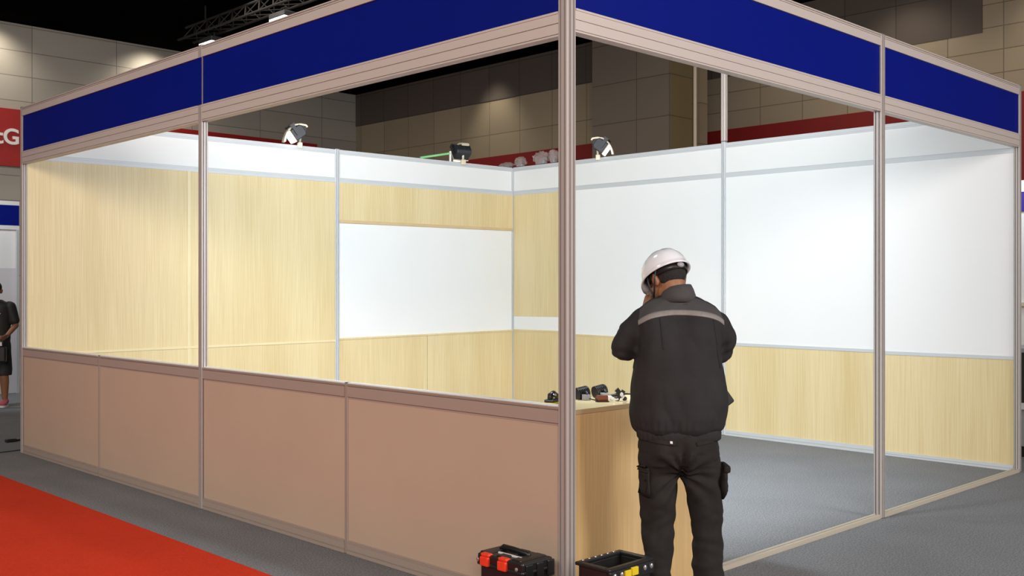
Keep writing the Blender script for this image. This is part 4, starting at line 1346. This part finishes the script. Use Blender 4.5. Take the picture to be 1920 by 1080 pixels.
def area(name, loc, target, power, sx, sy, color=(1, 1, 1), spread=180):
    l = bpy.data.lights.new(name, 'AREA'); l.shape = 'RECTANGLE'; l.size = sx; l.size_y = sy; l.energy = power; l.color = color; l.spread = RAD(spread)
    o = bpy.data.objects.new(name, l); COL.objects.link(o); o.location = loc; look(o, target); return o


COOL = (0.87, 0.955, 1.0)
# unseen stand floodlights inside the front headers looking inwards, plus added fill spots
for x, dx, e in ((.8, .1, 122), (1.9, .15, 208), (3.0, .15, 188)):
    spot('stand_light', (x, .22, 2.9), (x + dx*2.2, 2.42, 2.1), e, 164, .9, .12, COOL)
    spot('stand_light', (x + .2, .30, 2.9), (x + .5, 1.9, 0), 52, 84, .6, .12, COOL)  # added steep spot, brightens the floor inside
for y, dy, e in ((.9, .0, 134), (2.7, .3, 130), (4.4, -.1, 205)):
    spot('stand_light', (.22, y, 2.9), (2.42, y + dy*2.2, 2.1), e, 164, .9, .12, COOL)
    spot('stand_light', (.30, y + .2, 2.9), (1.9, y + .5, 0), 52, 84, .6, .12, COOL)  # same added floor fill along the left front
for (x0, px_, py_, e) in ((1.7, 515, 385, 150), (2.8, 690, 490, 110)):
    u_, z_ = BL.px(px_, py_)
    spot('stand_light', (x0, .22, 2.9), BL.pt(u_, 0, z_), e, 36, 1.0, .12, COOL)
spot('stand_light', (.75, .75, 2.95), (.45, .16, .97), 120, 30, .5, .08, COOL)  # added unseen spot that brightens the counter worktop
# the three floodlights seen on the back walls
for p, rz, e in ((pA, 162, 22), (pB, 75, 4), (pC, -56, 16)):
    d = Vector((cos(RAD(rz)), sin(RAD(rz)), -.8))
    q = p + Vector((.02, 0, .125)) + Vector((cos(RAD(rz)), sin(RAD(rz)), 0))*.10 + Vector((0, 0, -.07))
    spot('stand_light', q, q + d, e, 120, .6, .06, COOL)

WARM = (1.0, 0.88, 0.79)
area('hall_fill', (-8, -8, 4.8), (0, 1, 2.2), 400, 4, 3, WARM, 130)  # unseen floating area fills, added to brighten the stand fronts
area('hall_fill', (-8, 2, 5.5), (-1, 4.5, 1.2), 210, 4, 3, WARM, 130)
area('hall_fill', (2.4, -9, 4.2), (2, 0, 1.8), 330, 4, 3, (1, .94, .90), 130)
area('hall_fill', (12, -3, 8.0), (14, -3, 0), 200, 4, 3, (1, .86, .72), 140)  # unseen overhead fills, added to raise the level of the hall
area('hall_fill', (9, 15, 8.3), (12, 15, 0), 330, 6, 6, (1, .86, .74), 170)
area('hall_fill', (3, 18, 8.3), (4, 22, 0), 650, 6, 6, (1, .90, .80), 170)
area('hall_fill', (12, 6, 8.3), (16, 6, 0), 260, 4, 4, (1, .86, .72), 170)
# unseen spots added to brighten the walls of the neighbouring stands
spot('neighbour_fill', (0, 11.2, 3.0), (1.2, 12.9, 1.5), 130, 130, .5, .2, COOL)
spot('neighbour_fill', (7.0, .6, 3.0), (7.9, .4, 1.6), 45, 120, .5, .2, COOL)
# wall washers of the hall
SC = (1.0, .88, .70)
for x, e in ((5.4, 240), (9.7, 290)):
    spot('wall_washer', (x, 24.2, 8.4), (x, 25.0, 6.6), e, 125, 1.0, .2, SC)
for y, e in ((18.2, 110),):
    spot('wall_washer', (15.9, y, 7.9), (16.9, y, 5.6), e, 80, .9, .2, SC)
for y, e in ((9.5, 50), (7.0, 100), (3.6, 120)):
    spot('wall_washer', (17.6, y, 8.3), (19.0, y, 5.4), e, 105, .9, .2, SC)
w = bpy.data.worlds.new('world'); scene.world = w; w.use_nodes = True
w.node_tree.nodes['Background'].inputs[0].default_value = (1, .86, .76, 1)
w.node_tree.nodes['Background'].inputs[1].default_value = 0.06

# ------------------------------------------------------------------ camera
cd = bpy.data.cameras.new('camera'); cam = bpy.data.objects.new('camera', cd); COL.objects.link(cam)
cam.location = CAM; cam.rotation_euler = (pi/2, 0, -YAW)
cd.sensor_width = 36; cd.lens = 36*F_PX/1920; cd.shift_y = (HOR - 540)/1920; cd.clip_end = 200
scene.camera = cam
vs = scene.view_settings
vs.view_transform = 'Standard'; vs.look = 'None'; vs.gamma = 1; vs.exposure = 0; vs.use_curve_mapping = False
